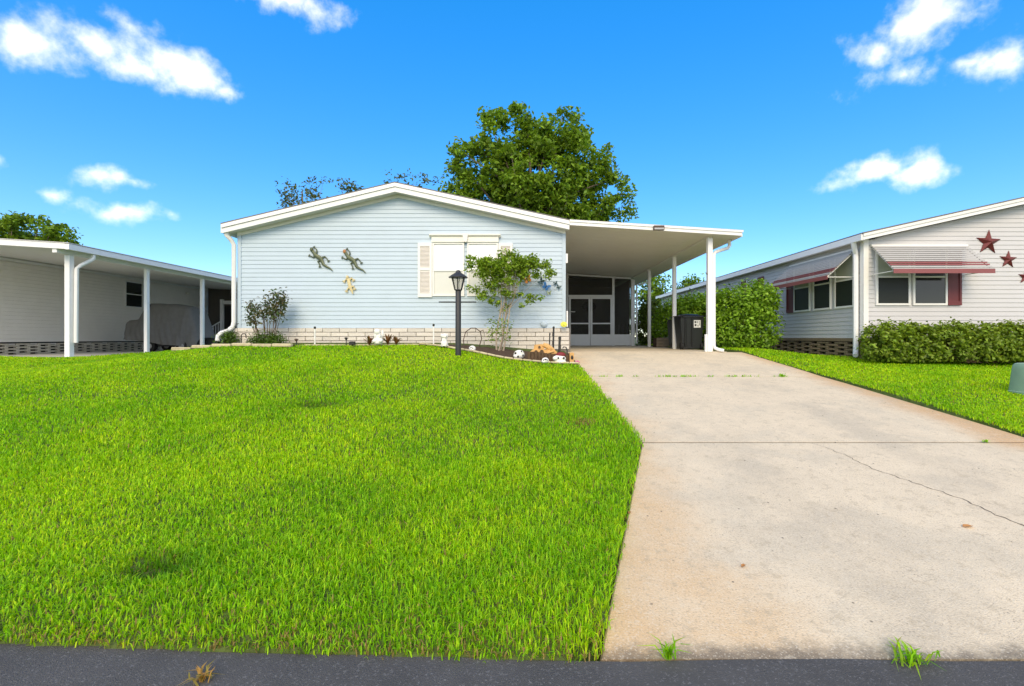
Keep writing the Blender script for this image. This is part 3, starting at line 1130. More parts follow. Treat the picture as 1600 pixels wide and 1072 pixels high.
y = FB + .032
k = 0
while y < BB - .1:
    w = .405
    b = MB()
    b.prism([(CX0 + .005, cz(CX0) + .02), (CX1 - .013, cz(CX1) + .02), (CX1 - .013, cz(CX1) + .05), (CX0 + .005, cz(CX0) + .05)], 1, y + .004, y + w - .004)
    b.build('ceiling_panel', 'ceiling_pan', cp)
    y += w
b = MB(); b.box(CX0, CX1 - .02, FB + .04, BB, 0, 0)  # placeholder, emptied below
b.v, b.f, b.m = [], [], []
b.prism([(CX0 + .005, cz(CX0) + .052), (CX1 - .013, cz(CX1) + .052), (CX1 - .013, cz(CX1) + .10), (CX0 + .005, cz(CX0) + .10)], 1, FB + .032, BB)
b.build('roof_deck', 'ceiling_pan', cp)
PX = 4.50
b = MB(); b.box(PX - .05, PX + .05, FB + .30, 19.33, cz(PX) - .03, cz(PX) + .018); b.build('beam', 'ceiling_pan', cp)
for yy, w in ((11.53, .058), (14.2, .05), (17.0, .05)):
    b = MB(); b.cbox(PX - w, PX + w, yy - w, yy + w, .0, cz(PX) - .032, .008)
    b.build('post', 'white_metal', cp)
b = MB(); b.cbox(PX - .115, PX - .060, 11.49, 11.56, 0, .42, .006); b.build('conduit_box', 'white_metal', cp)
b = MB()
b.tube([(CX1 - .05, 11.78, 2.72), (CX1 - .05, 11.76, 2.60), (CX1 - .10, 11.74, 2.53), (CX1 - .35, 11.66, 2.45), (PX + .16, 11.6, 2.40), (PX + .115, 11.56, 2.34), (PX + .115, 11.56, .16), (PX + .13, 11.54, .09), (PX + .20, 11.48, .05), (PX + .30, 11.42, .03)], .042, 8)
b.build('downspout', 'white_metal', cp, smooth=True)
b = MB()
b.tube([(CX1 - .05, 19.3, 2.68), (CX1 - .06, 19.3, 2.60), (PX + .35, 19.3, 2.50), (PX + .10, 19.3, 2.46), (PX + .10, 19.3, .1)], .035, 8)
b.build('downspout', 'white_metal', cp, smooth=True)
b = MB(); b.tube([(PX - .06, 11.5, 1.86), (PX - .10, 11.47, 1.86), (PX - .12, 11.46, 1.90)], .008, 6); b.build('hook', 'dark_metal', cp)
# flood light on the fascia
x, _, z = P(1029, 357, FB - .03)
fl = thing('flood_light', (x, FB - .03, z - .04), 'small dark flood light fixed on the carport fascia', 'light')
b = MB(); b.cbox(x - .125, x + .125, FB - .085, FB - .024, z - .045, z + .06, .008); b.build('housing', 'bronze_metal', fl)
b = MB(); b.box(x - .11, x + .11, FB - .092, FB - .086, z - .035, z + .005); b.build('lens', 'hub_grey', fl)

# ------------------------------------------------------------------ screen room at the end of the carport
SY = 19.4
sr = thing('screen_room', (3.0, SY, 0), 'screened room with white frames and double screen doors', 'screen room')
X0, X1 = 1.06, 4.47


def frame_bar(name, x0, x1, z0, z1, parent, y0=SY - .03, y1=SY + .03, m='white_metal'):
    b = MB(); b.box(x0, x1, y0, y1, z0, z1)
    return b.build(name, m, parent)


sx = lambda px: (px - VX) / FPX * SY
szz = lambda py: EYE + (HY - py) / FPX * SY
frame_bar('post', 1.78, 1.86, 0, cz(1.8) - .002, sr)
frame_bar('post', sx(956.5), sx(960), 0, cz(3.7) - .002, sr)
frame_bar('post', sx(986), sx(991.5), 0, cz(4.4) - .09, sr, SY - .05, SY + .05)
b = MB(); b.prism([(1.865, cz(1.865) - .07), (sx(956.4), cz(3.63) - .07), (sx(956.4), cz(3.63) - .003), (1.865, cz(1.865) - .003)], 1, SY - .028, SY + .028); b.build('top_rail', 'white_metal', sr)
b = MB(); b.prism([(sx(960.1), cz(3.75) - .07), (sx(985.9), cz(4.4) - .07), (sx(985.9), cz(4.4) - .003), (sx(960.1), cz(3.75) - .003)], 1, SY - .028, SY + .028); b.build('top_rail', 'white_metal', sr)
frame_bar('transom_bar', 1.865, sx(956.4), szz(464), szz(461), sr, SY - .028, SY + .028)
frame_bar('screen', 1.865, sx(956.4), szz(461) + .002, cz(3.63) - .07, sr, SY - .003, SY + .0, 'insect_screen')
frame_bar('screen', sx(960.1), sx(985.9), szz(522.5), cz(4.4) - .072, sr, SY - .003, SY + .0, 'insect_screen')
frame_bar('kick_panel', sx(960.1), sx(985.9), .02, szz(522.5) - .002, sr, SY - .012, SY + .012)
frame_bar('side_panel', 1.06, 1.775, 0, cz(1.4) - .002, sr, SY - .02, SY + .02, 'dark_room')
for i, (a, c) in enumerate(((889, 922.2), (922.8, 956.3))):
    xa, xb = max(sx(a), 1.87), sx(c)
    zt = szz(464.4)
    b = MB()
    b.box(xa, xa + .07, SY - .026, SY + .02, .015, zt); b.box(xb - .07, xb, SY - .026, SY + .02, .015, zt)
    b.box(xa + .07, xb - .07, SY - .025, SY + .019, zt - .07, zt)
    b.box(xa + .07, xb - .07, SY - .025, SY + .019, szz(506.5), szz(504.5))
    dr = b.build('door', 'white_metal', sr)
    frame_bar('kick_panel', xa + .07, xb - .07, .015, szz(522.5), dr, SY - .018, SY + .012)
    frame_bar('screen', xa + .07, xb - .07, szz(504.5) + .001, zt - .071, dr, SY - .003, SY, 'insect_screen')
    frame_bar('screen', xa + .07, xb - .07, szz(522.5) + .001, szz(506.5) - .001, dr, SY - .003, SY, 'insect_screen')
    if i == 0:
        b = MB(); b.tube([(xa + .03, SY - .03, szz(487)), (xa + .03, SY - .08, szz(487)), (xa + .24, SY - .09, szz(487.5))], .016, 6); b.build('handle', 'white_metal', dr)
# what can be made out behind the screens
frame_bar('back_wall', 1.05, 4.6, -.0, 3.05, sr, BB + .002, BB + .08, 'panel_tan')
k = 0
yy = SY + .35
while yy < BB:
    b = MB(); b.box(4.40, 4.425, yy + .004, min(yy + .30, BB) - .004, .0, 2.70)
    b.build('wall_panel', 'panel_tan', sr)
    yy += .30
for yy in (19.9, 20.7, 21.6):
    b = MB(); b.box(4.34, 4.39, yy, yy + .07, 0, .92); b.build('rail_post', 'white_metal', sr)
b = MB()
b.lathe(0, 0, [(.02, 0), (.30, .01), (.34, .03), (.30, .05), (.02, .06)], 18)
b.v = [(3.28 + x, BB - .02 - z, 1.86 + y * .72) for x, y, z in b.v]
tag(b.build('wall_ornament', 'bark_brown', smooth=True), 'dark oval ornament on the wall inside the screen room', 'ornament')

# ------------------------------------------------------------------ house on the left
lh = thing('neighbour_house', (-20, 20, -.24), 'grey lap-sided house with an open-block skirting on the left', 'house')
LW = -17.2
lap_wall('siding', 0, LW, 11.5, 27.5, .19, lambda a: 2.90, 1, 'siding_tan', lh, .03, .127)
b = MB(); b.box(-24, LW - .003, 11.6, 27.5, .1, 3.2); b.build('wall', 'siding_tan', lh)
b = MB(); b.box(LW + .001, LW + .05, 11.5, 27.5, 2.905, 2.985); b.build('frieze', 'white_trim', lh)
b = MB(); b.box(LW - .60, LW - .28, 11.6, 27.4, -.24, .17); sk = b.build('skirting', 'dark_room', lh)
b = MB(); b.box(LW - .24, LW + .012, 11.5, 27.5, .135, .188); b.build('sill_board', 'dark_metal', lh)
sb = [brick_mesh('brick', .47, .050, .10, 'block_grey', s + 40, .008) for s in range(4)]
for row in range(7):
    z = -.235 + .0535 * row
    y = 12.2 + (.36 if row % 2 else 0)
    while y < 24.5:
        place('brick', random.choice(sb), (LW - .06, y, z), sk, pi / 2)
        y += .72
window_unit(lh, 0, LW + .016, 20.75, 21.70, 1.66, 2.80, 1, 2.24, 'window_dark', 'window_dark')
x, y, z = LW + .03, 24.6, EYE + (HY - 459) / FPX * 24.6
b = MB(); b.cbox(-.06, .06, 24.54, 24.60, z - .06, z + .06, .01); b.ell((0, 24.48, z), (.07, .07, .07))
b.v = [(xx + LW + .12, yy, zz) for xx, yy, zz in b.v]
tag(b.build('porch_light', 'bulb', smooth=True), 'small white porch light on the neighbour wall above the covered cart', 'light')

lc = thing('neighbour_carport', (-14.6, 18, -.24), 'white neighbouring carport with slim square posts on the left', 'carport')
OX = -11.95


def lz(x):
    return 2.66 - .062 * (x - OX)


LF = 12.55
LB = 26.5
b = MB(); b.prism([(OX, lz(OX)), (OX - 9, lz(OX - 9)), (OX - 9, lz(OX - 9) + .15), (OX, lz(OX) + .15)], 1, LF, LF + .03); b.build('fascia', 'white_metal', lc)
b = MB(); b.box(OX, OX + .10, LF, LB, lz(OX) - .01, lz(OX) + .135); b.build('gutter', 'white_metal', lc)
b = MB(); b.prism([(OX + .11, lz(OX) + .145), (OX - 9, lz(OX - 9) + .152), (OX - 9, lz(OX - 9) + .17), (OX + .11, lz(OX) + .165)], 1, LF - .015, LB); b.build('roof', 'slab_plain', lc)
y = LF + .032
while y < LB - .2:
    b = MB(); b.prism([(OX - .002, lz(OX) + .03), (LW + .06, lz(LW) + .03), (LW + .06, lz(LW) + .06), (OX - .002, lz(OX) + .06)], 1, y + .003, y + .602)
    b.build('ceiling_panel', 'ceiling_white', lc)
    y += .605
b = MB(); b.prism([(OX - .002, lz(OX) + .062), (OX - 8.9, lz(OX - 8.9) + .062), (OX - 8.9, lz(OX - 8.9) + .12), (OX - .002, lz(OX) + .12)], 1, LF + .032, LB); b.build('roof_deck', 'ceiling_pan', lc)
b = MB(); b.box(-12.33, -12.21, LF + .04, LB, lz(-12.2) - .10, lz(-12.2) + .026); b.build('beam', 'white_metal', lc)
for yy, w in ((13.0, .07), (15.68, .055), (18.4, .055), (21.2, .055)):
    b = MB(); b.cbox(-12.27 - w, -12.27 + w, yy - w, yy + w, -.235, lz(-12.2) - .102, .008); b.build('post', 'white_metal', lc)
b = MB()
b.tube([(OX + .03, 13.35, 2.63), (OX + .03, 13.34, 2.54), (OX - .02, 13.3, 2.47), (-12.08, 13.14, 2.32), (-12.14, 13.08, 2.22), (-12.14, 13.06, .40), (-12.14, 13.06, .20)], .05, 8)
b.build('downspout', 'white_metal', lc, smooth=True)

# covered cart on the neighbour's slab
cart = thing('covered_cart', (-14.4, 20, -.235), 'small vehicle under a grey fabric cover in the neighbouring carport', 'cart')
prof = [(-16.05, .95), (-15.95, 1.02), (-15.65, 1.06), (-15.55, 1.12), (-15.30, 1.60), (-15.18, 1.69), (-14.9, 1.71), (-14.3, 1.69), (-13.55, 1.58), (-13.46, 1.50), (-13.35, 1.15), (-13.20, .70), (-13.08, .30)]
hem = [(-16.05, .26), (-15.6, .22), (-15.3, .20), (-14.8, .12), (-14.55, .05), (-13.6, .0), (-13.3, -.02), (-13.08, -.08)]
ns, nc = 64, 22
V = []
for i in range(ns + 1):
    x = -16.05 + 2.97 * i / ns
    zt = np.interp(x, *zip(*prof)); zb = np.interp(x, *zip(*hem))
    for j in range(nc + 1):
        u = j / nc
        fold = .03 * sin(x * 5 + 3.0 * sin(x * 2.3) - u * 9) + .018 * sin(x * 13 + 4 * sin(x * 3.1 + u * 4) + u * 14) + .012 * sin(x * 31 + 3 * sin(u * 9))
        if u < .40:
            t = u / .40
            zz = zb + (zt - zb) * t
            yy = 19.32 + .14 * t ** 2 + fold * (1.15 - t) * 1.5
        elif u < .60:
            t = (u - .40) / .20
            zz = zt + .03 * sin(pi * t) + .012 * sin(x * 7)
            yy = 19.46 + 1.05 * t
        else:
            t = (u - .60) / .40
            zz = zt + (zb - zt) * t
            yy = 20.51 + .14 * t
        V.append((x, yy, zz))
idx = np.arange((ns + 1) * (nc + 1)).reshape(ns + 1, nc + 1)
q = np.stack([idx[:-1, :-1], idx[1:, :-1], idx[1:, 1:], idx[:-1, 1:]], -1).reshape(-1, 4)
npmesh('cover', V, q, [], 'cover_cloth', cart, smooth=True)
b = MB(); b.prism([(-15.2, -.02), (-13.5, -.02), (-13.4, .30), (-15.3, .30)], 1, 19.5, 20.4); b.build('chassis', 'paint_black', cart)
b = MB(); b.tube([(-15.02, 19.395, 1.66), (-15.06, 19.375, 1.5), (-15.22, 19.34, 1.18)], .02, 6); b.build('strap', 'paint_black', cart)
for xx in (-15.05, -13.75):
    for yy in (19.45, 20.4):
        b = MB(); b.tube([(xx, yy - .09, -.01), (xx, yy + .09, -.01)], .225, 18); w = b.build('wheel', 'tyre', cart, smooth=True)
        b = MB(); b.tube([(xx, yy - .097, -.01), (xx, yy - .091, -.01)], .11, 12); b.build('hub', 'hub_grey', w)
# stair rail and porch beyond
sr2 = thing('stair_railing', (-14.8, 23.5, -.2), 'white sloping stair railing with balusters behind the covered cart', 'railing')
pa, pb = Vector(P(325, 514, 23.3)), Vector(P(345, 502, 23.3))
b = MB(); b.tube([pa, pb], .03, 6); b.build('handrail', 'white_trim', sr2)
qa, qb = Vector(P(329, 533, 23.3)), Vector(P(345, 525, 23.3))
b = MB(); b.tube([qa, qb], .025, 6); b.build('bottom_rail', 'white_trim', sr2)
for i in range(6):
    t = i / 5.0
    a = pa.lerp(pb, t); c = qa.lerp(qb, t)
    b = MB(); b.tube([a, (a.x, a.y, c.z)], .016, 6); b.build('baluster', 'white_trim', sr2)
po = thing('neighbour_porch', (-14.6, 25.5, -.2), 'dark screened porch with white posts at the end of the left carport', 'porch')
for px in (347, 372):
    x = P(px, 500, 25.4)[0]
    b = MB(); b.box(x - .07, x + .07, 25.33, 25.47, -.24, 2.35); b.build('post', 'white_trim', po)
b = MB(); b.box(P(347, 0, 25.4)[0] + .071, P(372, 0, 25.4)[0] - .071, 25.36, 25.44, 2.1, 2.28); b.build('beam', 'white_trim', po)
b = MB(); b.box(P(347, 0, 25.4)[0] + .071, P(372, 0, 25.4)[0] - .071, 25.37, 25.43, .72, .78); b.build('rail', 'white_trim', po)
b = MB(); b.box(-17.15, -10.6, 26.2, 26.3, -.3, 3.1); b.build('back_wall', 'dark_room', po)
b = MB(); b.box(-16.3, -15.62, 26.12, 26.19, .2, 2.05); dr = b.build('door', 'paint_black', po)
b = MB(); b.box(-16.36, -16.305, 26.11, 26.19, .2, 2.1); b.build('door_frame', 'white_trim', dr)

# ------------------------------------------------------------------ house on the right
rh = thing('neighbour_house', (11, 18, -.13), 'pale grey lap-sided house with red shutters and awnings on the right', 'house')
RD, RW = 11.0, 7.83
RR, RRZ = 12.2, 3.68


def rtop(x):
    return RRZ - .222 * abs(x - RR)


lap_wall('siding', 1, RD, RW + .09, 16.5, .33, lambda a: rtop(a) - .16, -1, 'siding_grey', rh)
lap_wall('siding', 0, RW, RD + .09, 27, .33, lambda a: 2.58, -1, 'siding_grey', rh)
b = MB(); b.box(RW + .004, 16.5, RD + .004, 27, .331, 2.62)
b.prism([(RW + .02, 2.62), (16.5, 2.62), (16.5, rtop(16.5) - .14), (RR, RRZ - .14), (RW + .02, rtop(RW) - .14)], 1, RD + .004, 27)
b.build('wall', 'siding_grey', rh)
b = MB(); b.box(RW - .022, RW + .09, RD - .024, RD + .003, .33, 2.60); b.box(RW - .022, RW + .003, RD + .003, RD + .09, .33, 2.60); b.build('corner_trim', 'white_trim', rh)
RF = RD - .28
rx0 = 7.62
for xa, xb in ((rx0, RR), (RR, 16.8)):
    b = MB(); b.prism([(xa, rtop(xa) - .135), (xb, rtop(xb) - .135), (xb, rtop(xb) - .06), (xa, rtop(xa) - .06)], 1, RF, RF + .02); fa = b.build('fascia', 'white_metal', rh)
    b = MB(); b.prism([(xa, rtop(xa) - .059), (xb, rtop(xb) - .059), (xb, rtop(xb)), (xa, rtop(xa))], 1, RF - .022, RF + .02); b.build('drip_edge', 'cream_trim', fa)
    b = MB(); b.prism([(xa, rtop(xa) - .13), (xb, rtop(xb) - .13), (xb, rtop(xb) - .115), (xa, rtop(xa) - .115)], 1, RF + .021, RD + .3); b.build('soffit', 'soffit', rh)
    b = MB(); b.prism([(xa - .02 * (xa == rx0), rtop(xa) + .001), (xb, rtop(xb) + .001), (xb, rtop(xb) + .03), (xa - .02 * (xa == rx0), rtop(xa) + .03)], 1, RF - .01, 27.4); b.build('roof', 'shingle', rh)
b = MB(); b.box(rx0 - .035, rx0 + .05, RF + .021, 27.3, rtop(rx0) - .14, rtop(rx0) - .002); b.build('gutter', 'white_metal', rh)
b = MB(); b.box(rx0 + .051, RW + .05, RD + .301, 27, rtop(rx0) - .12, rtop(rx0) - .10); b.build('soffit', 'soffit', rh)
b = MB(); b.box(RW - .015, RW + .003, RD + .1, 27, .25, .33); b.build('skirt_cap', 'block_brown', rh)
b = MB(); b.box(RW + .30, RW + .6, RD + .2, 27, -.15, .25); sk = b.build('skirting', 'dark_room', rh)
b = MB(); b.box(RW + .02, 16.5, RD - .01, RD + .20, -.2, .328); b.build('front_skirting', 'block_brown', rh)
sb = [brick_mesh('brick', .47, .050, .10, 'block_brown', s + 60, .008) for s in range(4)]
for row in range(8):
    z = -.19 + .0535 * row
    y = 11.45 + (.36 if row % 2 else 0)
    while y < 18.5:
        place('brick', random.choice(sb), (RW + .10, y, z), sk, -pi / 2)
        y += .72
# downspout at the corner
b = MB()
b.tube([(rx0 + .01, RD + .06, 2.56), (rx0 + .03, RD + .07, 2.44), (RW - .08, RD + .16, 2.30), (RW - .075, RD + .16, 2.2), (RW - .075, RD + .16, .10), (RW - .09, RD + .14, .0), (RW - .16, RD + .05, -.07)], .055, 8)
b.build('downspout', 'white_metal', rh, smooth=True)
# front windows and shutter
window_unit(rh, 1, RD - .014, 8.08, 8.865, 1.08, 2.36, -1, 1.73, 'curtain', 'window_screen')
window_unit(rh, 1, RD - .014, 8.925, 9.71, 1.08, 2.36, -1, 1.73, 'window_dark', 'window_dark')


def panel_shutter(axis, plane, a0, a1, z0, z1, sign, parent):
    def bx(b, aa, bb, o0, o1, za, zb):
        lo, hi = sorted((plane + sign * o0, plane + sign * o1))
        if axis == 1: b.box(aa, bb, lo, hi, za, zb)
        else: b.box(lo, hi, aa, bb, za, zb)
    b = MB()
    w = .05
    bx(b, a0, a0 + w, .012, .045, z0, z1); bx(b, a1 - w, a1, .012, .045, z0, z1)
    for za, zb in ((z0, z0 + .09), ((z0 + z1) / 2 + .22, (z0 + z1) / 2 + .29), (z1 - .09, z1)):
        bx(b, a0 + w, a1 - w, .013, .044, za, zb)
    bx(b, a0 + w, a1 - w, .014, .028, z0 + .09, z1 - .09)
    return b.build('shutter', 'shutter_red', parent)


panel_shutter(1, RD - .008, 9.72, 10.03, 1.08, 2.32, -1, rh)
for (y0, y1), up in (((11.27, 11.98), 'curtain'), ((12.12, 12.86), 'window_dark'), ((13.0, 13.78), 'curtain')):
    window_unit(rh, 0, RW - .014, y0, y1, 1.06, 2.36, -1, 1.73, up, 'window_screen')
panel_shutter(0, RW - .008, 13.80, 14.15, 1.06, 2.30, -1, rh)
window_unit(rh, 0, RW - .014, 15.9, 16.7, 1.2, 2.3, -1, 1.75, 'curtain', 'window_screen')
panel_shutter(0, RW - .008, 15.52, 15.88, 1.2, 2.32, -1, rh)
panel_shutter(0, RW - .008, 16.72, 17.08, 1.2, 2.32, -1, rh)
window_unit(rh, 0, RW - .014, 19.9, 20.7, 1.2, 2.3, -1, 1.75, 'window_dark', 'window_screen')
panel_shutter(0, RW - .008, 19.5, 19.88, 1.2, 2.32, -1, rh)
panel_shutter(0, RW - .008, 22.5, 22.9, 1.2, 2.32, -1, rh)


def awning(axis, plane, a0, a1, ztop, zbot, reach, label):
    """louvred metal awning: overlapping slats, two red ones near the lip, a red valance"""
    base = (a0, plane, zbot) if axis == 1 else (plane, a0, zbot)
    aw = thing('window_awning', base, label, 'awning', 'metal window awnings of the grey house')
    n = 12

    def pt(a, o, z):
        return (a, plane - o, z) if axis == 1 else (plane - o, a, z)

    for i in range(n):
        t0, t1 = i / n, (i + 1.0) / n
        o0, o1 = .02 + (reach - .02) * t0, .02 + (reach - .02) * t1
        z0, z1 = ztop + (zbot - ztop) * t0, ztop + (zbot - ztop) * t1
        b2 = MB()
        vs = [pt(a, o, z) for a in (a0, a1) for o, z in ((o0, z0), (o1 + .012, z0 - .010), (o1 + .014, z0 - .043), (o1 + .008, z0 - .043), (o1 + .006, z0 - .016), (o0, z0 - .008))]
        fs = [(k, (k + 1) % 6, (k + 1) % 6 + 6, k + 6) for k in range(6)] + [(5, 4, 3, 2, 1, 0), (6, 7, 8, 9, 10, 11)]
        b2.add(vs, fs)
        b2.build('slat', 'awning_red' if i in (8, 9) else 'awning_light', aw)
    b = MB()
    lo, hi = reach + .012, reach + .024
    vs = [pt(a, o, z) for a in (a0, a1) for o, z in ((lo, zbot - .075), (hi, zbot - .075), (hi, zbot + .02), (lo, zbot + .02))]
    b.add(vs, [(0, 1, 5, 4), (1, 2, 6, 5), (2, 3, 7, 6), (3, 0, 4, 7), (3, 2, 1, 0), (4, 5, 6, 7)])
    b.build('valance', 'awning_red', aw)
    b = MB()
    vs = [pt(a, o, z) for a in (a0 - .01, a1 + .01) for o, z in ((.018, ztop - .01), (.07, ztop - .01), (.07, ztop + .035), (.018, ztop + .05))]
    b.add(vs, [(0, 1, 5, 4), (1, 2, 6, 5), (2, 3, 7, 6), (3, 0, 4, 7), (3, 2, 1, 0), (4, 5, 6, 7)])
    b.build('head_rail', 'white_trim', aw)
    for a in (a0 + .03, a1 - .03):
        b = MB(); b.tube([pt(a, .03, zbot - .02), pt(a, reach, zbot - .02)], .010, 6); b.build('arm', 'white_trim', aw)
        b = MB(); b.tube([pt(a, .03, ztop - .03), pt(a, reach, zbot - .012)], .010, 6); b.build('rafter', 'white_trim', aw)


awning(1, RD, 7.97, 10.15, 2.43, 1.80, .68, 'grey and red louvred awning over the front windows beside the stars')
awning(0, RW, 11.22, 13.95, 2.40, 1.78, .68, 'grey and red louvred awning along the side wall facing the driveway')


def barn_star(px, py, r, label):
    x, _, z = P(px, py, RD)
    b = MB()
    pts = []
    for k in range(10):
        a = pi / 2 + k * pi / 5 - .06
        rr_ = r if k % 2 == 0 else r * .40
        pts.append((x + rr_ * cos(a), RD - .022, z + rr_ * sin(a)))
    b.add(pts + [(x, RD - .022 - r * .30, z)] + [(p[0], RD - .017, p[2]) for p in pts],
          [(10, (k + 1) % 10, k) for k in range(10)] + [(k, (k + 1) % 10, (k + 1) % 10 + 11, k + 11) for k in range(10)])
    tag(b.build('wall_star', 'star_red'), label, 'star', 'red metal stars on the grey wall')


barn_star(1543, 379, .295, 'largest and highest dark red metal star on the grey wall')
barn_star(1574, 406, .21, 'middle dark red metal star on the grey wall')
barn_star(1601, 433, .175, 'smallest and lowest dark red metal star at the photo edge')

# ------------------------------------------------------------------ trees, hedges, shrubs
OAK = [(0.136, 0.250, 0.020), (0.194, 0.318, 0.024), (0.097, 0.190, 0.016), (0.237, 0.363, 0.033)]


def in_ells(p, ells):
    m = np.full(len(p), 9.0)
    for c, r in ells:
        m = np.minimum(m, (((p - np.array(c)) / np.array(r)) ** 2).sum(1))
    return m


def make_tree(name, base, ells, nclump, nleaf, L, W, cols, label, trunk_r=.25, clump_r=.45, trunk='trunk_grey', limbs=26, zsplit=.45, group=None, inner=.30, stems=None, seed=1, flat=.75):
    rng = np.random.default_rng(seed)
    t = thing(name, base, label, 'tree', group)
    E = [(np.array(c), np.array(r)) for c, r in ells]
    vol = np.array([np.prod(r) for _, r in E]); vol = vol / vol.sum()
    C = []
    while len(C) < nclump:
        c, r = E[rng.choice(len(E), p=vol)]
        u = rng.normal(0, 1, 3); u /= np.linalg.norm(u)
        rad = rng.uniform(inner, 1.0) ** .45
        C.append(c + u * r * rad)
    C = np.array(C)
    sizes = rng.uniform(.55, 1.35, len(C)) * clump_r
    k = rng.poisson(nleaf, len(C))
    ctr = np.repeat(C, k, axis=0)
    sz = np.repeat(sizes, k)[:, None]
    off = rng.normal(0, 1, (len(ctr), 3))
    off = off / np.linalg.norm(off, axis=1, keepdims=True) * rng.random((len(ctr), 1)) ** .5 * sz * np.array([[1, 1, flat]])
    Lc = ctr + off
    V, q, tint = leaf_cloud(Lc, L, W, cols, rng=rng)
    ct = np.repeat(np.repeat(rng.normal(1, .12, (len(C), 1)), k, axis=0), 4, axis=0)
    npmesh('crown', V, q, [], 'leaves', t, tint=tint * np.clip(ct, .6, 1.5))
    # trunk and limbs
    b = MB()
    base = Vector(base)
    top = Vector(np.average(C, axis=0))
    allz = C[:, 2]
    stems = stems or [(base, trunk_r)]
    forks = []
    for sb_, r0 in stems:
        sb_ = Vector(sb_)
        f = sb_.lerp(Vector((top.x + (sb_.x - base.x) * 2.5, top.y, sb_.z + (top.z - sb_.z) * 1.05)), 1.0)
        pts = [sb_.lerp(f, s) + Vector((rng.normal(0, .02 + trunk_r * .25), rng.normal(0, .02 + trunk_r * .25), 0)) * (s > 0) for s in np.linspace(0, 1, 7)]
        pts[0].z -= .05
        b.tube(pts, [r0 * (1.25 if i == 0 else 1 - .62 * i / 6) for i in range(7)], 8)
        forks.append((pts, r0))
    tr = b.build('trunk', trunk, t, smooth=True)
    lb = MB()
    for i in rng.permutation(len(C))[:limbs]:
        pts, r0 = forks[rng.integers(len(forks))]
        j = rng.integers(2, 6)
        a = pts[j]; e = Vector(C[i])
        m1 = a.lerp(e, .4) + Vector((rng.normal(0, .06), rng.normal(0, .06), abs(rng.normal(0, .12)))) * (e - a).length * .6
        rb = r0 * (.42 if trunk_r > .05 else .30)
        lb.tube([a, a.lerp(m1, .5), m1, m1.lerp(e, .55) + Vector((0, 0, .03)), e], [rb, rb * .8, rb * .6, rb * .35, rb * .12], 6)
    lo = lb.build('limbs', trunk, t, smooth=True)
    tag(lo, kind='stuff')
    return t


TD = 30.0


def E(px, py, rx, ry, d=TD, dd=None):
    return (P(px, py, d), (rx / FPX * d, (dd if dd else (rx + ry) / 2) / FPX * d, ry / FPX * d))


make_tree('oak_tree', (P(845, 0, TD)[0], TD, 0), [E(800, 215, 60, 45), E(860, 215, 60, 38), E(760, 270, 66, 48), E(840, 275, 90, 60), E(905, 255, 50, 50), E(935, 305, 50, 42), E(880, 320, 80, 40), E(790, 320, 95, 40), E(955, 330, 30, 22), E(790, 185, 26, 18), E(720, 300, 34, 34), E(845, 380, 90, 50)],
          640, 62, .30, .17, OAK, 'large dense green tree behind the blue house roof', .34, .60, seed=4, limbs=50)
SPARSE = [(0.098, 0.139, 0.043), (0.146, 0.179, 0.051), (0.081, 0.106, 0.043)]
make_tree('thin_tree', (P(482, 0, 33)[0], 33, 0), [E(465, 296, 26, 16, 33), E(498, 292, 24, 16, 33), E(448, 312, 14, 14, 33), E(478, 318, 40, 20, 33)],
          80, 9, .26, .12, SPARSE, 'thin sparse tree top left of the house gable', .12, .55, seed=5, limbs=26)
make_tree('thin_tree', (P(546, 0, 33)[0], 33, 0), [E(541, 287, 13, 10, 33), E(552, 297, 14, 10, 33), E(545, 320, 20, 20, 33)],
          30, 18, .26, .13, SPARSE, 'small rounded tree top just over the left roof slope', .1, .45, seed=6, limbs=10)
make_tree('thin_tree', (P(640, 0, 33)[0], 33, 0), [E(614, 277, 14, 9, 33), E(645, 277, 28, 8, 33), E(670, 284, 14, 9, 33), E(640, 310, 40, 20, 33)],
          72, 9, .25, .12, SPARSE, 'wispy tree top peeking over the house ridge', .1, .45, seed=7, limbs=18)
LIME = [(0.160, 0.276, 0.024), (0.222, 0.345, 0.027), (0.119, 0.207, 0.020)]
make_tree('round_tree', (P(30, 0, 30)[0], 30, -.3), [E(15, 368, 40, 26, 30), E(50, 358, 34, 20, 30), E(85, 368, 26, 16, 30), E(-25, 365, 40, 26, 30), E(110, 378, 16, 8, 30), E(40, 400, 80, 30, 30)],
          120, 75, .26, .15, LIME, 'green rounded tree behind the left carport roof', .22, .62, seed=8, limbs=26)
make_tree('oak_tree', (P(1018, 0, 40)[0], 40, 0), [E(1010, 455, 26, 26, 40), E(1030, 450, 18, 20, 40), E(1000, 490, 28, 34, 40), E(1030, 485, 24, 28, 40)],
          60, 70, .30, .17, OAK, 'dark tree seen through the carport above the bushes', .25, .85, seed=9, limbs=16)
make_tree('oak_tree', (P(1085, 0, 45)[0], 45, 0), [E(1088, 442, 16, 8, 45), E(1072, 447, 12, 7, 45), E(1083, 462, 26, 18, 45)],
          30, 60, .32, .18, OAK, 'distant tree top above the far end of the grey roof', .2, .8, seed=10, limbs=10)

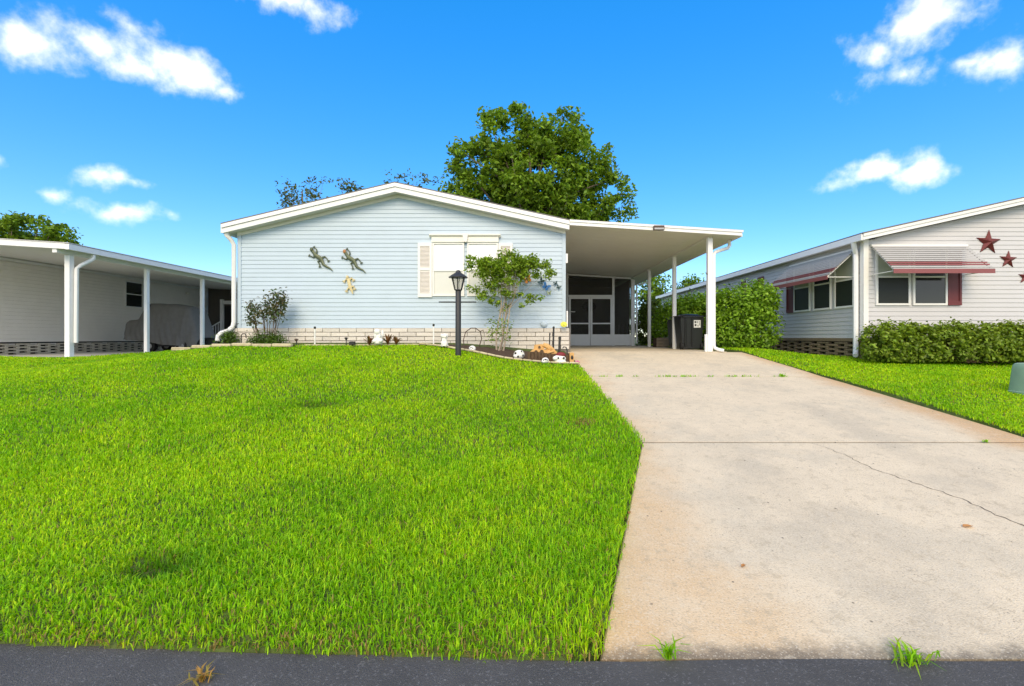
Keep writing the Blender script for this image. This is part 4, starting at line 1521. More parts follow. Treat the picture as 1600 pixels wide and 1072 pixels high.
# little multi-stemmed tree in the bed
BY = 10.75
bx, bz = P(778, 545, BY)[0], .09
CRAPE = [(0.180, 0.305, 0.022), (0.240, 0.378, 0.028), (0.134, 0.241, 0.022), (0.300, 0.402, 0.044)]
crape_e = [E(745, 412, 22, 12, BY), E(735, 408, 14, 8, BY), E(790, 400, 24, 9, BY), E(800, 415, 34, 14, BY), E(845, 420, 22, 12, BY), E(858, 428, 10, 8, BY), E(770, 430, 30, 12, BY), E(820, 430, 26, 8, BY),
           E(755, 452, 22, 10, BY), E(760, 466, 18, 8, BY), E(775, 474, 14, 6, BY), E(830, 466, 18, 6, BY), E(812, 458, 14, 6, BY), E(818, 474, 14, 5, BY), E(788, 480, 8, 8, BY), E(788, 442, 26, 13, BY), E(785, 420, 40, 14, BY), E(790, 460, 22, 8, BY), E(765, 418, 30, 14, BY), E(828, 412, 28, 10, BY), E(812, 404, 26, 9, BY)]
make_tree('crape_myrtle', (bx, BY, bz), crape_e, 240, 36, .066, .038, CRAPE, 'small multi-stemmed green tree in front of the white window', .022, .12, 'trunk_pale', 24, seed=12, inner=.1,
          stems=[((bx - .03, BY, bz), .020), ((bx + .05, BY + .03, bz), .022), ((bx + .12, BY, bz), .020), ((bx + .02, BY - .05, bz), .016)])
Vs = []
cen = []
for i in range(260):
    a = RNG.uniform(0, 1)
    cen.append(np.array(P(778 + RNG.choice([-12, -4, 6, 16]) + RNG.normal(0, 4.0), 500 + a * 32, BY)) + RNG.normal(0, .04, 3))
V, q, tint = leaf_cloud(np.array(cen), .07, .03, CRAPE)
so = npmesh('sucker_leaves', V, q, [], 'leaves', [o for o in COL.objects if o.name == 'crape_myrtle'][0], tint=tint)


def shrub(name, ells, nclump, nleaf, L, W, cols, label, base, stem_n=7, clump_r=.12, stem='bark_brown', seed=1, group=None, cat='shrub', inner=.2, lean=.35):
    rng = np.random.default_rng(seed)
    t = thing(name, base, label, cat, group)
    E_ = [(np.array(c), np.array(r)) for c, r in ells]
    vol = np.array([np.prod(r) ** .8 for _, r in E_]); vol = vol / vol.sum()
    C, O = [], []
    for _ in range(nclump):
        c, r = E_[rng.choice(len(E_), p=vol)]
        u = rng.normal(0, 1, 3); u /= np.linalg.norm(u)
        C.append(c + u * r * rng.uniform(inner, 1) ** .4); O.append(u)
    C, O = np.array(C), np.array(O)
    C[:, 2] = np.maximum(C[:, 2], base[2] + .05)
    k = rng.poisson(nleaf, len(C))
    ctr = np.repeat(C, k, axis=0); ow = np.repeat(O, k, axis=0)
    Lc = ctr + rng.normal(0, clump_r * .55, ctr.shape)
    Lc[:, 2] = np.maximum(Lc[:, 2], base[2] + .02)
    V, q, tint = leaf_cloud(Lc, L, W, cols, up=lean, outward=ow, rng=rng)
    npmesh('foliage', V, q, [], 'leaves', t, tint=tint)
    b = MB()
    for i in rng.permutation(len(C))[:stem_n]:
        e = Vector(C[i]); a = Vector((base[0] + (e.x - base[0]) * .3 + rng.normal(0, .03), base[1] + (e.y - base[1]) * .3, base[2] - .03))
        m1 = a.lerp(e, .5) + Vector((rng.normal(0, .04), rng.normal(0, .04), .05))
        b.tube([a, m1, e], [.009, .007, .003], 5)
    so = b.build('stems', stem, t)
    tag(so, kind='stuff')
    return t


HED = [(0.165, 0.264, 0.020), (0.224, 0.329, 0.027), (0.120, 0.198, 0.016), (0.269, 0.363, 0.041)]
# clipped hedge along the grey house
hx0, hx1 = P(1358, 0, 10.35)[0], 13.6
ell = []
x = hx0 + .3
while x < hx1:
    ell.append(((x, 10.45, .20 + RNG.uniform(-.02, .03)), (.36, .36, .44)))
    x += .30
shrub('hedge', ell, 1900, 15, .080, .052, HED, 'low clipped hedge along the front of the grey house', ((hx0 + hx1) / 2, 10.45, -.17), 60, .085, seed=21, inner=.75, cat='hedge')
VIB = [(0.179, 0.337, 0.020), (0.235, 0.422, 0.027), (0.138, 0.270, 0.016), (0.303, 0.489, 0.041)]


def bush_px(name, specs, base_px, d, n, label, seed, cols=VIB, L=.11, W=.055):
    x, y, _ = P(*base_px, d)
    shrub(name, [E(*s, d=d, dd=(s[2] + s[3]) / 2.2) for s in specs], n, 16, L, W, cols, label, (x, d, .0), 30, .16, seed=seed, inner=.45)


bush_px('bush', [(1170, 478, 40, 38), (1150, 500, 34, 44), (1185, 510, 30, 36), (1190, 468, 20, 26), (1130, 495, 18, 46), (1160, 530, 44, 22)], (1165, 550), 13.2, 620, 'tall bright green bush right of the front carport post', 31)
bush_px('bush', [(1090, 480, 34, 20), (1105, 500, 24, 40), (1075, 495, 26, 30), (1118, 475, 16, 22)], (1095, 545), 15.2, 420, 'dense green bush right behind the black bins', 32)
bush_px('bush', [(1052, 490, 24, 24), (1045, 510, 26, 30), (1063, 500, 18, 30)], (1050, 543), 17.2, 330, 'medium green bush between the two slim carport posts', 33)
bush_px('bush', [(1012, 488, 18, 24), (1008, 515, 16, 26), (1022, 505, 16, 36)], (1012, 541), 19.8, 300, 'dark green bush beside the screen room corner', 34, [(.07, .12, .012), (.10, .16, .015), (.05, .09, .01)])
# rose bush and ground cover at the left end of the bed
ROSE = [(0.059, 0.086, 0.036), (0.097, 0.079, 0.036), (0.076, 0.130, 0.036), (0.130, 0.108, 0.036), (0.054, 0.108, 0.054)]
shrub('rose_bush', [E(400, 480, 14, 10, 11.0), E(425, 472, 14, 12, 11.0), E(440, 462, 10, 12, 11.0), E(410, 490, 22, 12, 11.0), E(432, 486, 14, 12, 11.0), E(392, 502, 10, 8, 11.0)], 80, 13, .075, .042, ROSE, 'sparse reddish-green rose bush against the blue siding', (P(415, 0, 11.0)[0], 11.0, .1), 15, .12, seed=41, inner=.1)
FERN = [(0.078, 0.156, 0.016), (0.117, 0.208, 0.026), (0.058, 0.117, 0.016)]
shrub('ground_cover', [E(418, 532, 26, 12, 10.95), E(405, 537, 20, 8, 10.95), E(428, 535, 20, 9, 10.95)], 150, 12, .085, .02, FERN, 'low ferny green plant under the rose bush', (P(417, 0, 10.95)[0], 10.95, .1), 6, .10, seed=42, cat='plant')
shrub('ground_cover', [E(352, 532, 12, 9, 11.3), E(360, 528, 10, 10, 11.3)], 60, 10, .085, .02, FERN, 'low green weeds under the left downspout outlet', (P(355, 0, 11.3)[0], 11.3, .02), 4, .10, seed=43, cat='plant')


def bromeliad(px, py, d, h, n, label, seed):
    rng = random.Random(seed)
    x, y, z = P(px, py, d)
    z = float(ground_z(x, y)) + .03
    t = thing('bromeliad', (x, y, z), label, 'plant', 'reddish bromeliads in the bed')
    for i in range(n):
        a = 2 * pi * i / n + rng.uniform(-.3, .3)
        rl = rng.uniform(.35, 1.0)
        hh = h * (1.1 - .45 * rl)
        dx, dy = cos(a) * rl * h * .75, sin(a) * rl * h * .5
        w = .022
        sx_, sy_ = -sin(a) * w, cos(a) * w
        vs = []
        for s, ww in ((0, .8), (.4, 1.1), (.75, .9), (1, .08)):
            c = (x + dx * s ** 1.3, y + dy * s ** 1.3, z + hh * (s - .35 * rl * s * s))
            vs += [(c[0] - sx_ * ww, c[1] - sy_ * ww, c[2] + .006), (c[0], c[1], c[2] - .004), (c[0] + sx_ * ww, c[1] + sy_ * ww, c[2] + .006)]
        V = np.array(vs)
        qd = [(k * 3 + j, k * 3 + j + 1, k * 3 + j + 4, k * 3 + j + 3) for k in range(3) for j in range(2)]
        cc = np.array(rng.choice([(.12, .06, .02), (.16, .055, .03), (.09, .07, .02), (.20, .09, .03)]))
        npmesh('leaf', V, qd, [], 'leaves', t, tint=np.tile(cc, (len(V), 1)), smooth=True)


bromeliad(577, 536, 10.9, .26, 9, 'reddish bromeliad left of the white cherub statue', 1)
bromeliad(606, 536, 10.95, .32, 11, 'tallest reddish bromeliad right of the white cherub statue', 2)
bromeliad(619, 539, 10.9, .24, 11, 'wide reddish bromeliad farthest from the cherub statue', 3)

# ------------------------------------------------------------------ bed edging
eg = thing('bed_edging', (-3, 10.6, .05), 'yellowish stone edging along the planting bed', 'edging')
stones = [brick_mesh('stone', .43, .075, .10, 'edging_stone', s + 80, .015) for s in range(4)]
x = -7.55
k = 0
while x < -5.2:
    y = float(bed_edge(x)) - .02
    place('stone', stones[k % 4], (x, y, float(ground_z(x, y)) + .005 + random.uniform(-.008, .01)), eg, random.uniform(-.05, .05))
    x += .445; k += 1
curbs = [brick_mesh('stone', .185, .04, .05, 'edging_stone', s + 90, .012) for s in range(4)]
x = -5.05
while x < 1.1:
    y0, y1 = float(bed_edge(x - .10)), float(bed_edge(x + .10))
    ang = atan2(y1 - y0, .20)
    co = place('stone', curbs[k % 4], (x, (y0 + y1) / 2 - .01, float(ground_z(x, y0)) - (.012 if x < -2.4 else -.012)), eg, ang)
    co.rotation_euler.y = -atan2(float(ground_z(x + .1, y1)) - float(ground_z(x - .1, y0)), .2)
    x += .19 * cos(ang); k += 1

# ------------------------------------------------------------------ lamp post
LD = 9.63
lx = P(716, 0, LD)[0]
lz0 = float(ground_z(lx, LD)) - .02
zt = lambda py: EYE + (HY - py) / FPX * LD
lp = thing('lamp_post', (lx, LD, lz0), 'black lantern lamp post with a crossbar on the lawn', 'lamp post')
b = MB(); b.lathe(lx, LD, [(.058, lz0), (.056, zt(455)), (.045, zt(454))], 14); b.build('post', 'lamp_black', lp, smooth=True)
b = MB(); b.tube([(lx - .39, LD, zt(472)), (lx + .36, LD, zt(472))], .013, 8); b.build('crossbar', 'lamp_black', lp, smooth=True)
zb, zm = zt(452.5), zt(434.5)
b = MB()
b.lathe(lx, LD, [(.05, zt(455)), (.085, zb - .012), (.085, zb)], 6)
b.build('collar', 'lamp_black', lp)
b = MB()
for k in range(6):
    a = 2 * pi * (k + .5) / 6
    b.tube([(lx + .075 * cos(a), LD + .075 * sin(a), zb), (lx + .135 * cos(a), LD + .135 * sin(a), zm)], .011, 5)
b.lathe(lx, LD, [(.143, zm), (.143, zm + .012)], 6)
lo = b.build('lantern_cage', 'lamp_black', lp)
b = MB()
for k in range(6):
    a0_, a1_ = 2 * pi * (k + .5) / 6, 2 * pi * (k + 1.5) / 6
    b.add([(lx + .072 * cos(a0_), LD + .072 * sin(a0_), zb), (lx + .072 * cos(a1_), LD + .072 * sin(a1_), zb), (lx + .130 * cos(a1_), LD + .130 * sin(a1_), zm), (lx + .130 * cos(a0_), LD + .130 * sin(a0_), zm)], [(0, 1, 2, 3)])
b.build('glass', 'lamp_glass', lp)
b = MB(); b.lathe(lx, LD, [(.02, zb), (.026, zb + .05), (.03, zb + .11), (.018, zb + .16)], 10); b.build('bulb', 'bulb', lp, smooth=True)
b = MB(); b.lathe(lx, LD, [(.195, zm + .005), (.195, zm + .017), (.12, zm + .07), (.055, zm + .11), (.05, zm + .13), (.036, zm + .15), (.01, zm + .16)], 12); b.build('cap', 'lamp_black', lp)

# ------------------------------------------------------------------ wall ornaments
WY = D - .045


def wpt(px, py, y=WY):
    return P(px, py, y)


def lizard(pxs, legs, label, material, fat, head_m=None):
    """pxs: spine as (px, py, radius in px); legs: list of polylines in px"""
    s = WY / FPX
    pts = [wpt(a, c) for a, c, _ in pxs]
    t = thing('lizard_ornament', pts[len(pts) // 2], label, 'ornament', 'lizard ornaments on the blue siding')
    b = MB(); b.tube(pts, [r * s for *_, r in pxs], 8, squash=(1, .6, 1)); b.build('body', material, t, smooth=True)
    hp = wpt(pxs[0][0], pxs[0][1])
    b = MB(); b.ell((hp[0], hp[1] - .01, hp[2]), (pxs[1][2] * s * 1.0, .03, pxs[1][2] * s * 1.25), 10, 6)
    b.build('head', head_m or material, t, smooth=True)
    for lg in legs:
        q = [wpt(a, c, WY + .01) for a, c in lg]
        b = MB(); b.tube(q, [1.5 * s * fat, 1.2 * s * fat, .9 * s * fat, .7 * s * fat][:len(q)], 6)
        e = q[-1]
        dx, dz = e[0] - q[-2][0], e[2] - q[-2][2]
        base_a = atan2(dz, dx)
        for da in (-.9, -.3, .3, .9):
            b.tube([e, (e[0] + cos(base_a + da) * 3.0 * s * fat, e[1], e[2] + sin(base_a + da) * 3.0 * s * fat)], [.8 * s * fat, .4 * s * fat], 5)
        b.build('leg', material, t, smooth=True)


def liz_coords(ox, oy):
    sp = [(487.0, 390.0, 2.0), (489.0, 393.0, 2.6), (490.5, 396.0, 2.0), (492.5, 398.5, 3.0), (497, 401.5, 3.6), (501.5, 404.5, 3.0), (503.5, 409, 2.5), (505.5, 413.5, 2.2), (511, 417, 1.7), (516, 419.5, 1.2), (519.5, 423.5, .6)]
    lg = [[(493, 397), (495.2, 393.5), (494.3, 389.5), (491.5, 387)], [(491, 399), (490, 402.5), (486.5, 401), (484.5, 400)], [(502.5, 403), (507.5, 401), (510.5, 404), (512.5, 407)], [(500.5, 406), (496.5, 409), (499, 412.5), (499.5, 415.5)]]
    return [(a + ox, c + oy, r) for a, c, r in sp], [[(a + ox, c + oy) for a, c in l] for l in lg]


sp, lg = liz_coords(0, 0)
lizard(sp, lg, 'dark green lizard ornament, left of the upper pair on the siding', 'lizard_green', 1.0)
sp, lg = liz_coords(51.5, 3)
lizard(sp, lg, 'green lizard ornament with orange head, right of the upper pair', 'lizard_green', 1.0, 'lizard_rust')
lizard([(543, 433, 1.6), (544, 436, 2.2), (545, 440, 2.6), (546.5, 446, 2.8), (548, 451, 2.2), (550, 455, 1.6), (551.5, 459.5, .8)],
       [[(545, 438), (541, 436), (538.5, 439)], [(546, 438), (549.5, 434.5), (551.5, 437)], [(547, 448), (543.5, 451), (542, 454)], [(548, 449), (552.5, 447), (553.5, 450.5)]],
       'small cream gecko ornament below the two green lizards', 'lizard_cream', 1.15)


def butterfly(px, py, r, rot, material, label):
    x, y, z = wpt(px, py, D - .035)
    s = r * D / FPX
    t = thing('butterfly_ornament', (x, y, z), label, 'ornament', 'butterfly ornaments on the blue siding')
    c, sn = cos(rot), sin(rot)

    def T(u, v, o):
        return (x + (u * c - v * sn) * s, y - o, z + (u * sn + v * c) * s)
    for sg in (-1, 1):
        for wing in ([(0, .1), (.35, .75), (.95, 1.0), (1.05, .55), (.7, .1), (0, 0)], [(0, 0), (.65, -.02), (.85, -.45), (.5, -.85), (.2, -.6), (0, -.15)]):
            b = MB()
            n_ = len(wing)
            lift = [.0 if u < .05 else .035 * u for u, v in wing]
            vs = [T(sg * u, v, .008 + l) for (u, v), l in zip(wing, lift)] + [T(sg * u, v, .003 + l) for (u, v), l in zip(wing, lift)]
            b.add(vs, [tuple(range(n_)), tuple(range(2 * n_ - 1, n_ - 1, -1))] + [(i, (i + 1) % n_, (i + 1) % n_ + n_, i + n_) for i in range(n_)])
            b.build('wing', material, t)
    b = MB(); b.tube([T(0, -.5, .012), T(0, 0, .016), T(0, .5, .012)], [.05 * s, .10 * s, .06 * s], 6); b.build('body', 'paint_black', t)


butterfly(824, 437, 6.5, .5, 'butterfly_orange', 'orange butterfly ornament at the edge of the little tree')
butterfly(853, 448, 6.0, -.6, 'butterfly_blue', 'blue butterfly ornament near the right house corner')
butterfly(846, 440, 5.0, 1.0, 'butterfly_teal', 'dark teal butterfly ornament just above the blue one')
butterfly(868, 443, 3.2, .3, 'butterfly_teal', 'small dark butterfly ornament right of the blue one, upper')
butterfly(872.5, 449, 3.4, -.5, 'butterfly_teal', 'small dark butterfly ornament nearest the corner trim')
butterfly(858, 458, 3.4, .1, 'butterfly_pale', 'small pale green butterfly ornament below the blue one')

# ------------------------------------------------------------------ bed ornaments
def gz(x, y):
    return float(ground_z(x, min(y, 10.9))) + .02


def stake_light(px, d, htop, label, head='dark_metal', white=False):
    x = P(px, 0, d)[0]
    z = gz(x, d)
    zt_ = EYE + (HY - htop) / FPX * d
    t = thing('garden_stake' if white else 'path_light', (x, d, z), label, 'stake' if white else 'light')
    b = MB(); b.tube([(x, d, z - .05), (x, d, zt_ - .03)], .016 if white else .010, 8); b.build('pole', 'white_trim' if white else 'dark_metal', t, smooth=True)
    if white:
        b = MB(); b.lathe(x, d, [(.015, zt_ - .045), (.026, zt_ - .03), (.026, zt_), (.012, zt_ + .014)], 10); b.build('cap', head, t, smooth=True)
    else:
        b = MB(); b.lathe(x, d, [(.02, zt_ - .05), (.03, zt_ - .012), (.05, zt_ - .01), (.05, zt_), (.015, zt_ + .014)], 10); b.build('head', head, t, smooth=True)


stake_light(492, 11.0, 511, 'thin white garden stake with dark tip, nearer the lizards', white=True)
stake_light(677.5, 11.0, 507, 'thin white garden stake with dark tip by the sitting dog statue', white=True)
stake_light(463, 10.9, 530, 'dark path light left of the white stake, near the rose bush', 'bronze_metal')
stake_light(541, 10.95, 528, 'dark path light between the stake and the cherub statue')
x = P(551, 0, 10.85)[0]
sp_ = thing('spot_light', (x, 10.85, gz(x, 10.85)), 'small black box spotlight low in the bed', 'light')
b = MB(); b.cbox(x - .06, x + .06, 10.78, 10.87, gz(x, 10.85) + .02, gz(x, 10.85) + .10, .01); b.build('housing', 'paint_black', sp_)
b = MB(); b.tube([(x, 10.84, gz(x, 10.85) - .04), (x, 10.84, gz(x, 10.85) + .03)], .012, 6); b.build('spike', 'paint_black', sp_)
# pipe loop by the left corner and pale plate behind it
x0 = P(377, 0, 10.98)[0]; x1 = P(384.5, 0, 10.98)[0]
zg = gz(x0, 10.98)
b = MB(); b.tube([(x0, 10.98, zg - .05), (x0, 10.98, zg + .22), (x0 + .03, 10.98, zg + .25), (x1 - .02, 10.98, zg + .25), (x1, 10.98, zg + .21), (x1, 10.98, zg + .15)], .011, 7)
tag(b.build('pipe_loop', 'dark_metal', smooth=True), 'dark bent pipe standing by the left house corner', 'pipe')
x0 = P(372, 0, 11.4)[0]
b = MB(); b.cbox(x0 + .02, x0 + .20, 11.40, 11.44, .16, .33, .008)
tag(b.build('utility_plate', 'brick_pale'), 'pale plate on the skirting behind the bent pipe', 'plate')

# cherub statue
def statue(label, px, d, parts, material='statue_white', spots=None, name='garden_statue', cat='statue', zoff=0.0, lift=None):
    x = P(px, 0, d)[0]
    z = gz(x, d) + zoff if lift is None else lift
    t = thing(name, (x, d, z), label, cat)
    b = MB()
    for c, r in parts:
        b.ell((x + c[0], d + c[1], z + c[2]), r, 14, 10)
    b.build('body', material, t, smooth=True)
    for c, r in (spots or []):
        bb = MB(); bb.ell((x + c[0], d + c[1], z + c[2]), r, 8, 6); bb.build('spot', 'paint_black', t, smooth=True)
    return t


statue('white kneeling cherub statue between the bromeliads', 591, 10.85, [
    ((0, 0, .03), (.10, .09, .06)), ((0, 0, .075), (.112, .09, .085)), ((.01, 0, .15), (.072, .06, .07)), ((-.015, -.02, .265), (.072, .066, .068)), ((-.01, -.01, .20), (.035, .035, .04)), ((.085, .03, .225), (.035, .02, .075)), ((-.08, .03, .20), (.03, .02, .065)), ((.06, -.05, .06), (.055, .05, .045)), ((-.065, -.05, .055), (.055, .05, .04)), ((.05, -.05, .17), (.022, .03, .06)), ((-.05, -.05, .16), (.022, .03, .055))], zoff=.045)
statue('white sitting dog statue left of the lamp post', 694.5, 10.4, [
    ((0, 0, .06), (.075, .07, .065)), ((0, 0, .14), (.06, .055, .08)), ((.0, -.01, .225), (.066, .06, .058)), ((.035, -.04, .21), (.035, .04, .03)), ((-.06, 0, .235), (.024, .03, .045)), ((.058, .0, .24), (.022, .03, .04)), ((-.04, -.05, .06), (.026, .03, .07)), ((.04, -.05, .06), (.026, .03, .07)), ((.0, 0, .02), (.095, .08, .025))],
    spots=[((.05, -.075, .222), (.010, .008, .008))], zoff=.03)
statue('small white dome ornament right of the lamp post', 738, 10.25, [((0, 0, .05), (.075, .07, .065)), ((.0, -.03, .03), (.06, .05, .035))],
       spots=[((-.02, -.062, .075), (.018, .012, .010)), ((.015, -.066, .062), (.012, .012, .014)), ((-.01, -.07, .03), (.014, .010, .010))], name='dome_ornament', cat='ornament')
statue('white round ornament with dark spots beside the wooden planter', 811, 9.95, [((0, 0, .085), (.115, .10, .095)), ((.03, -.04, .13), (.06, .05, .05)), ((-.05, -.03, .06), (.07, .07, .06))],
       spots=[((-.07, -.075, .11), (.028, .014, .03)), ((-.02, -.095, .05), (.022, .012, .02)), ((.05, -.085, .155), (.018, .012, .018)), ((.08, -.065, .07), (.02, .018, .024))], name='spotted_ornament', cat='ornament')
statue('small white spotted ornament in front of the wooden planter', 852, 9.72, [((0, 0, .05), (.072, .06, .058)), ((-.03, -.02, .03), (.05, .05, .035))],
       spots=[((0, -.055, .07), (.022, .012, .016)), ((.032, -.045, .06), (.014, .014, .02)), ((-.035, -.058, .055), (.012, .010, .018))], name='spotted_ornament', cat='ornament')
# wooden planter with the carved tan ornament
pd = 9.98
px0, px1 = P(824, 0, pd)[0], P(893, 0, pd)[0]
zg = gz((px0 + px1) / 2, pd) - .05
plt = thing('wooden_planter', ((px0 + px1) / 2, pd, zg), 'dark brown log planter at the bed corner by the driveway', 'planter')
nlog = 13
for i in range(nlog):
    xx = px0 + (px1 - px0) * (i + .5) / nlog
    b = MB(); b.tube([(xx, pd - .02, zg - .03), (xx + random.uniform(-.004, .004), pd - .02, zg + .24 - .07 * i / nlog + random.uniform(-.012, .012))], (px1 - px0) / nlog * .52, 8)
    b.build('log', 'bark_brown', plt, smooth=True)
b = MB(); b.box(px0 + .02, px1 - .02, pd + .03, pd + .38, zg, zg + .15); b.build('soil_fill', 'mulch', plt)
od = pd + .10
ox = P(850, 0, od)[0]
oz = zg + .185
orn = thing('carved_ornament', (ox, od, oz), 'tan carved wooden ornament lying on top of the log planter', 'ornament')
b = MB(); b.prism([(ox - .27, oz), (ox + .25, oz - .02), (ox + .27, oz + .05), (ox + .20, oz + .10), (ox - .24, oz + .10), (ox - .29, oz + .05)], 1, od - .10, od + .10); b.build('base', 'ornament_tan', orn)
b = MB(); b.prism([(ox - .22, oz + .10), (ox + .0, oz + .10), (ox + .0, oz + .19), (ox - .04, oz + .215), (ox - .20, oz + .20)], 1, od - .07, od + .08); b.build('cabin', 'ornament_tan', orn)
b = MB(); b.tube([(ox - .02, od - .05, oz + .20), (ox + .06, od - .06, oz + .17), (ox + .16, od - .06, oz + .10), (ox + .22, od - .05, oz + .06)], [.05, .06, .055, .03], 8); b.build('branch', 'ornament_tan', orn, smooth=True)
b = MB(); b.tube([(ox + .02, od - .13, oz + .02), (ox + .20, od - .12, oz + .07)], .022, 7); b.build('branch', 'ornament_tan', orn, smooth=True)
for cx_, cz_, rr_ in ((-.17, .055, .035), (-.05, .06, .04), (-.10, .15, .028), (.12, .03, .03)):
    b = MB(); b.tube([(ox + cx_, od - .108, oz + cz_), (ox + cx_, od - .098, oz + cz_)], rr_, 10); b.build('hole', 'bark_brown', orn)
for px_, top_, bot_, rad, lab in ((858, 521, 536, .014, 'shorter thin dark pipe rising behind the tan ornament'), (864, 511, 536, .020, 'taller dark pipe rising behind the tan ornament'), (873.5, 527, 548, .026, 'stubby dark pipe beside the animal-face ornament')):
    pdp = pd + .28
    x = P(px_, 0, pdp)[0]
    t = thing('metal_pipe', (x, pdp, zg), lab, 'pipe')
    b = MB(); b.tube([(x, pdp, zg + .02), (x + .015, pdp, EYE + (HY - top_) / FPX * pdp)], rad, 9); b.build('shaft', 'dark_metal', t, smooth=True)
    b = MB(); b.lathe(x + .015, pdp, [(rad * 1.2, EYE + (HY - top_) / FPX * pdp - .03), (rad * 1.2, EYE + (HY - top_) / FPX * pdp), (rad * .4, EYE + (HY - top_) / FPX * pdp + .015)], 9); b.build('cap', 'dark_metal', t, smooth=True)
# cow-faced ornament with a red cap
cd = 9.78
cx = P(874, 0, cd)[0]
cz0 = gz(cx, cd) - .03
cw = thing('cow_ornament', (cx, cd, cz0), 'white animal-face ornament with black eyes and a dark red cap', 'ornament')
b = MB(); b.ell((cx, cd, cz0 + .12), (.135, .07, .075), 14, 10); b.ell((cx - .08, cd - .04, cz0 + .13), (.06, .05, .045), 12, 8); b.ell((cx + .02, cd - .01, cz0 + .06), (.12, .07, .05), 12, 8); b.build('face', 'statue_white', cw, smooth=True)
b = MB(); b.ell((cx + .03, cd + .01, cz0 + .20), (.10, .06, .055), 12, 8); b.build('cap', 'red_cap', cw, smooth=True)
for dx in (-.03, .085):
    b = MB(); b.ell((cx + dx, cd - .066, cz0 + .135), (.024, .014, .022), 10, 6); b.build('eye', 'paint_black', cw, smooth=True)
b = MB(); b.prism([(cx - .10, cz0 - .01), (cx + .14, cz0 - .01), (cx + .13, cz0 + .03), (cx - .09, cz0 + .03)], 1, cd - .05, cd + .05); b.build('foot', 'paint_black', cw)
# iron hoop trellis and hook at the corner
hx = P(739, 0, 11.1)[0]
zg2 = gz(hx, 11.1)
hoop = [(hx - .20, 11.1, zg2 - .05), (hx - .22, 11.1, zg2 + .15), (hx - .17, 11.1, zg2 + .33), (hx - .05, 11.1, zg2 + .42), (hx + .06, 11.1, zg2 + .42), (hx + .17, 11.1, zg2 + .34), (hx + .20, 11.1, zg2 + .18), (hx + .14, 11.1, zg2 - .02)]
b = MB(); b.tube(hoop, .011, 7)
tr_ = thing('metal_trellis', (hx, 11.1, zg2), 'thin rusty metal hoop trellis against the skirting bricks', 'trellis')
b.build('hoop', 'bronze_metal', tr_, smooth=True)
b = MB(); b.tube([(hx + .17, 11.1, zg2 + .34), (hx + .24, 11.1, zg2 + .38), (hx + .24, 11.1, zg2 + .32)], .009, 6); b.build('finial', 'bronze_metal', tr_)
fd = 9.95
fx = P(886, 0, fd)[0]
zf = gz(fx, fd)
hk = thing('shepherd_hook', (fx, fd, zf), 'dark bent garden hook at the bed corner by the driveway', 'hook')
b = MB(); b.tube([(fx + .02, fd, zf - .25), (fx + .0, fd, zf + .26), (fx - .02, fd, zf + .30), (fx - .07, fd, zf + .31), (fx - .09, fd, zf + .28)], .012, 7); b.build('rod', 'dark_metal', hk, smooth=True)
gp = thing('garden_post', (fx + .09, fd, zf), 'short tan wooden post with dark knot at the driveway corner', 'post')
b = MB(); b.cbox(fx + .05, fx + .14, fd - .05, fd + .04, zf - .25, zf + .19, .01); b.build('shaft', 'ornament_tan', gp)
b = MB(); b.ell((fx + .10, fd - .05, zf + .09), (.028, .012, .045), 10, 6); b.build('knot', 'paint_black', gp, smooth=True)
# yellow flower ornament on the skirting corner, pink flower by the driveway
yx, _, yz = P(881, 507, 11.3)
fo = thing('yellow_flower_ornament', (yx, 11.3, yz), 'bright yellow flower ornament at the house corner', 'ornament')
for k in range(7):
    a = 2 * pi * k / 7
    b = MB(); b.ell((yx + .05 * cos(a), 11.3, yz + .04 * sin(a)), (.035, .018, .03), 8, 6); b.build('petal', 'yellow_paint', fo, smooth=True)
b = MB(); b.ell((yx, 11.285, yz), (.03, .02, .028), 8, 6); b.build('centre', 'yellow_paint', fo, smooth=True)
b = MB(); b.tube([(yx, 11.31, yz), (yx, 11.47, yz - .01)], .008, 6); b.build('stem', 'dark_metal', fo)
kx, _, kz = P(902, 566, 9.85)
pf = thing('pink_flower', (kx, 9.85, kz - .06), 'small pink flower at the driveway corner of the bed', 'flower')
for k in range(5):
    a = 2 * pi * k / 5
    b = MB(); b.ell((kx + .028 * cos(a), 9.85, kz + .022 * sin(a)), (.022, .014, .018), 8, 6); b.build('petal', 'pink_petal', pf, smooth=True)
b = MB(); b.tube([(kx, 9.86, kz), (kx - .02, 9.87, kz - .12)], .006, 5); b.build('stem', 'lizard_green', pf)

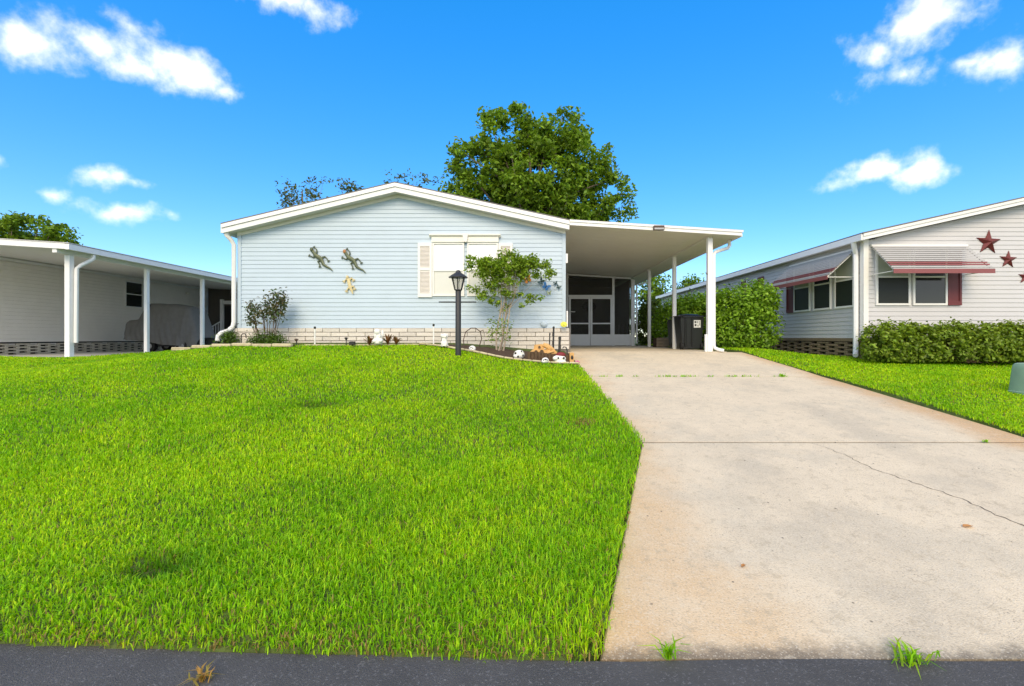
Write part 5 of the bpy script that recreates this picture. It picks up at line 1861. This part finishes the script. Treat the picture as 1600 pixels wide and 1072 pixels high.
# ------------------------------------------------------------------ bins
def wheelie_bin(x0, x1, yf, label, with_label):
    t = thing('wheelie_bin', ((x0 + x1) / 2, yf + .35, .0), label, 'bin', 'black wheeled bins behind the carport posts')
    h, dp = .93, .60
    ins = .06
    b = MB()
    vs = [(x0 + ins, yf + .06, .03), (x1 - ins, yf + .06, .03), (x1 - ins, yf + dp - .08, .03), (x0 + ins, yf + dp - .08, .03), (x0, yf, h), (x1, yf, h), (x1, yf + dp, h), (x0, yf + dp, h)]
    b.add(vs, [(0, 3, 2, 1), (4, 5, 6, 7), (0, 1, 5, 4), (1, 2, 6, 5), (2, 3, 7, 6), (3, 0, 4, 7)])
    body = b.build('body', 'bin_black', t)
    for fx_ in (.22, .5):
        xx = x0 + (x1 - x0) * fx_
        b = MB(); b.tube([(xx, yf + .05, .10), (xx - .005, yf - .004, h - .06)], .028, 8); b.build('rib', 'bin_black', body, smooth=True)
    b = MB(); b.cbox(x0 - .02, x1 + .02, yf - .03, yf + dp + .02, h + .001, h + .035, .012); b.ell(((x0 + x1) / 2, yf + dp / 2, h + .03), ((x1 - x0) * .48, dp * .48, .055), 16, 8)
    b.build('lid', 'bin_black', t, smooth=True)
    b = MB(); b.tube([(x0 + .05, yf - .02, h - .03), (x0 + .05, yf - .07, h - .01), (x1 - .05, yf - .07, h - .01), (x1 - .05, yf - .02, h - .03)], .014, 7); b.build('handle', 'bin_black', t, smooth=True)
    for xx in (x0 + .02, x1 - .09):
        b = MB(); b.tube([(xx, yf + .10, .10), (xx + .07, yf + .10, .10)], .10, 16); b.build('wheel', 'tyre', t, smooth=True)
    if with_label:
        ux, uz = x0 + (x1 - x0) * .56, .62
        slope = .06 / .90
        yy = yf + .06 - slope * (uz - .03) - .006
        b = MB(); b.box(ux, ux + .19, yy - .012, yy - .004, uz, uz + .21); lb_ = b.build('label', 'label_white', t)
        for (a, c, w, hh) in ((.02, .13, .05, .05), (.09, .125, .03, .06), (.14, .14, .03, .04), (.025, .04, .045, .06), (.10, .03, .03, .05), (.145, .06, .028, .07)):
            b = MB(); b.box(ux + a, ux + a + w, yy - .015, yy - .0125, uz + c, uz + c + hh); b.build('label_mark', 'hub_grey' if a > .08 else 'paint_black', lb_)


wheelie_bin(4.44, 5.10, 13.45, 'black wheeled bin with a white label, nearer the front post', True)
wheelie_bin(4.62, 5.2, 14.75, 'black wheeled bin half hidden behind the labelled one', False)
b = MB()
zz = 0.0
bxs = thing('wooden_box', (4.95, 16.6, 0), 'low weathered wooden box between the bushes and the carport posts', 'box')
for k in range(3):
    b = MB(); b.cbox(4.62, 5.4, 16.5, 16.53, .02 + k * .105, .12 + k * .105, .005); b.build('board', 'wood_grey', bxs)
b = MB(); b.box(4.63, 5.39, 16.535, 17.0, 0, .32); b.build('inside', 'mulch', bxs)

# ------------------------------------------------------------------ utility pedestal
ud = 7.28
ux = 7.52
uz = float(ground_z(ux, ud))
up_ = thing('utility_pedestal', (ux + .17, ud, uz), 'green utility pedestal on the grass at the right photo edge', 'utility box')
b = MB()
prof = []
w, dpt, h = .42, .36, .475
rings = [(0, 1.12), (.04, 1.12), (.05, 1.06), (h - .10, .92), (h - .04, .88), (h - .01, .80), (h, .66)]
vs = []
for z, s in rings:
    for k in range(20):
        a = 2 * pi * k / 20
        ca, sa = cos(a), sin(a)
        e = .35
        vs.append((ux + .22 + w / 2 * s * math.copysign(abs(ca) ** e, ca), ud + dpt / 2 * s * math.copysign(abs(sa) ** e, sa), uz + z))
n = 20
fs = [(i * n + k, i * n + (k + 1) % n, (i + 1) * n + (k + 1) % n, (i + 1) * n + k) for i in range(len(rings) - 1) for k in range(n)] + [tuple(range((len(rings) - 1) * n, len(rings) * n))]
b.add(vs, fs)
b.build('cover', 'utility_green', up_, smooth=True)
b = MB(); b.box(ux + .16, ux + .27, ud - .195, ud - .185, uz + .16, uz + .30); b.build('plate', 'wood_grey', up_)
b = MB(); b.cbox(ux + .13, ux + .20, ud - .26, ud - .21, uz - .01, uz + .045, .01)
tag(b.build('red_marker', 'awning_red'), 'small red marker in the grass at the foot of the pedestal', 'marker')
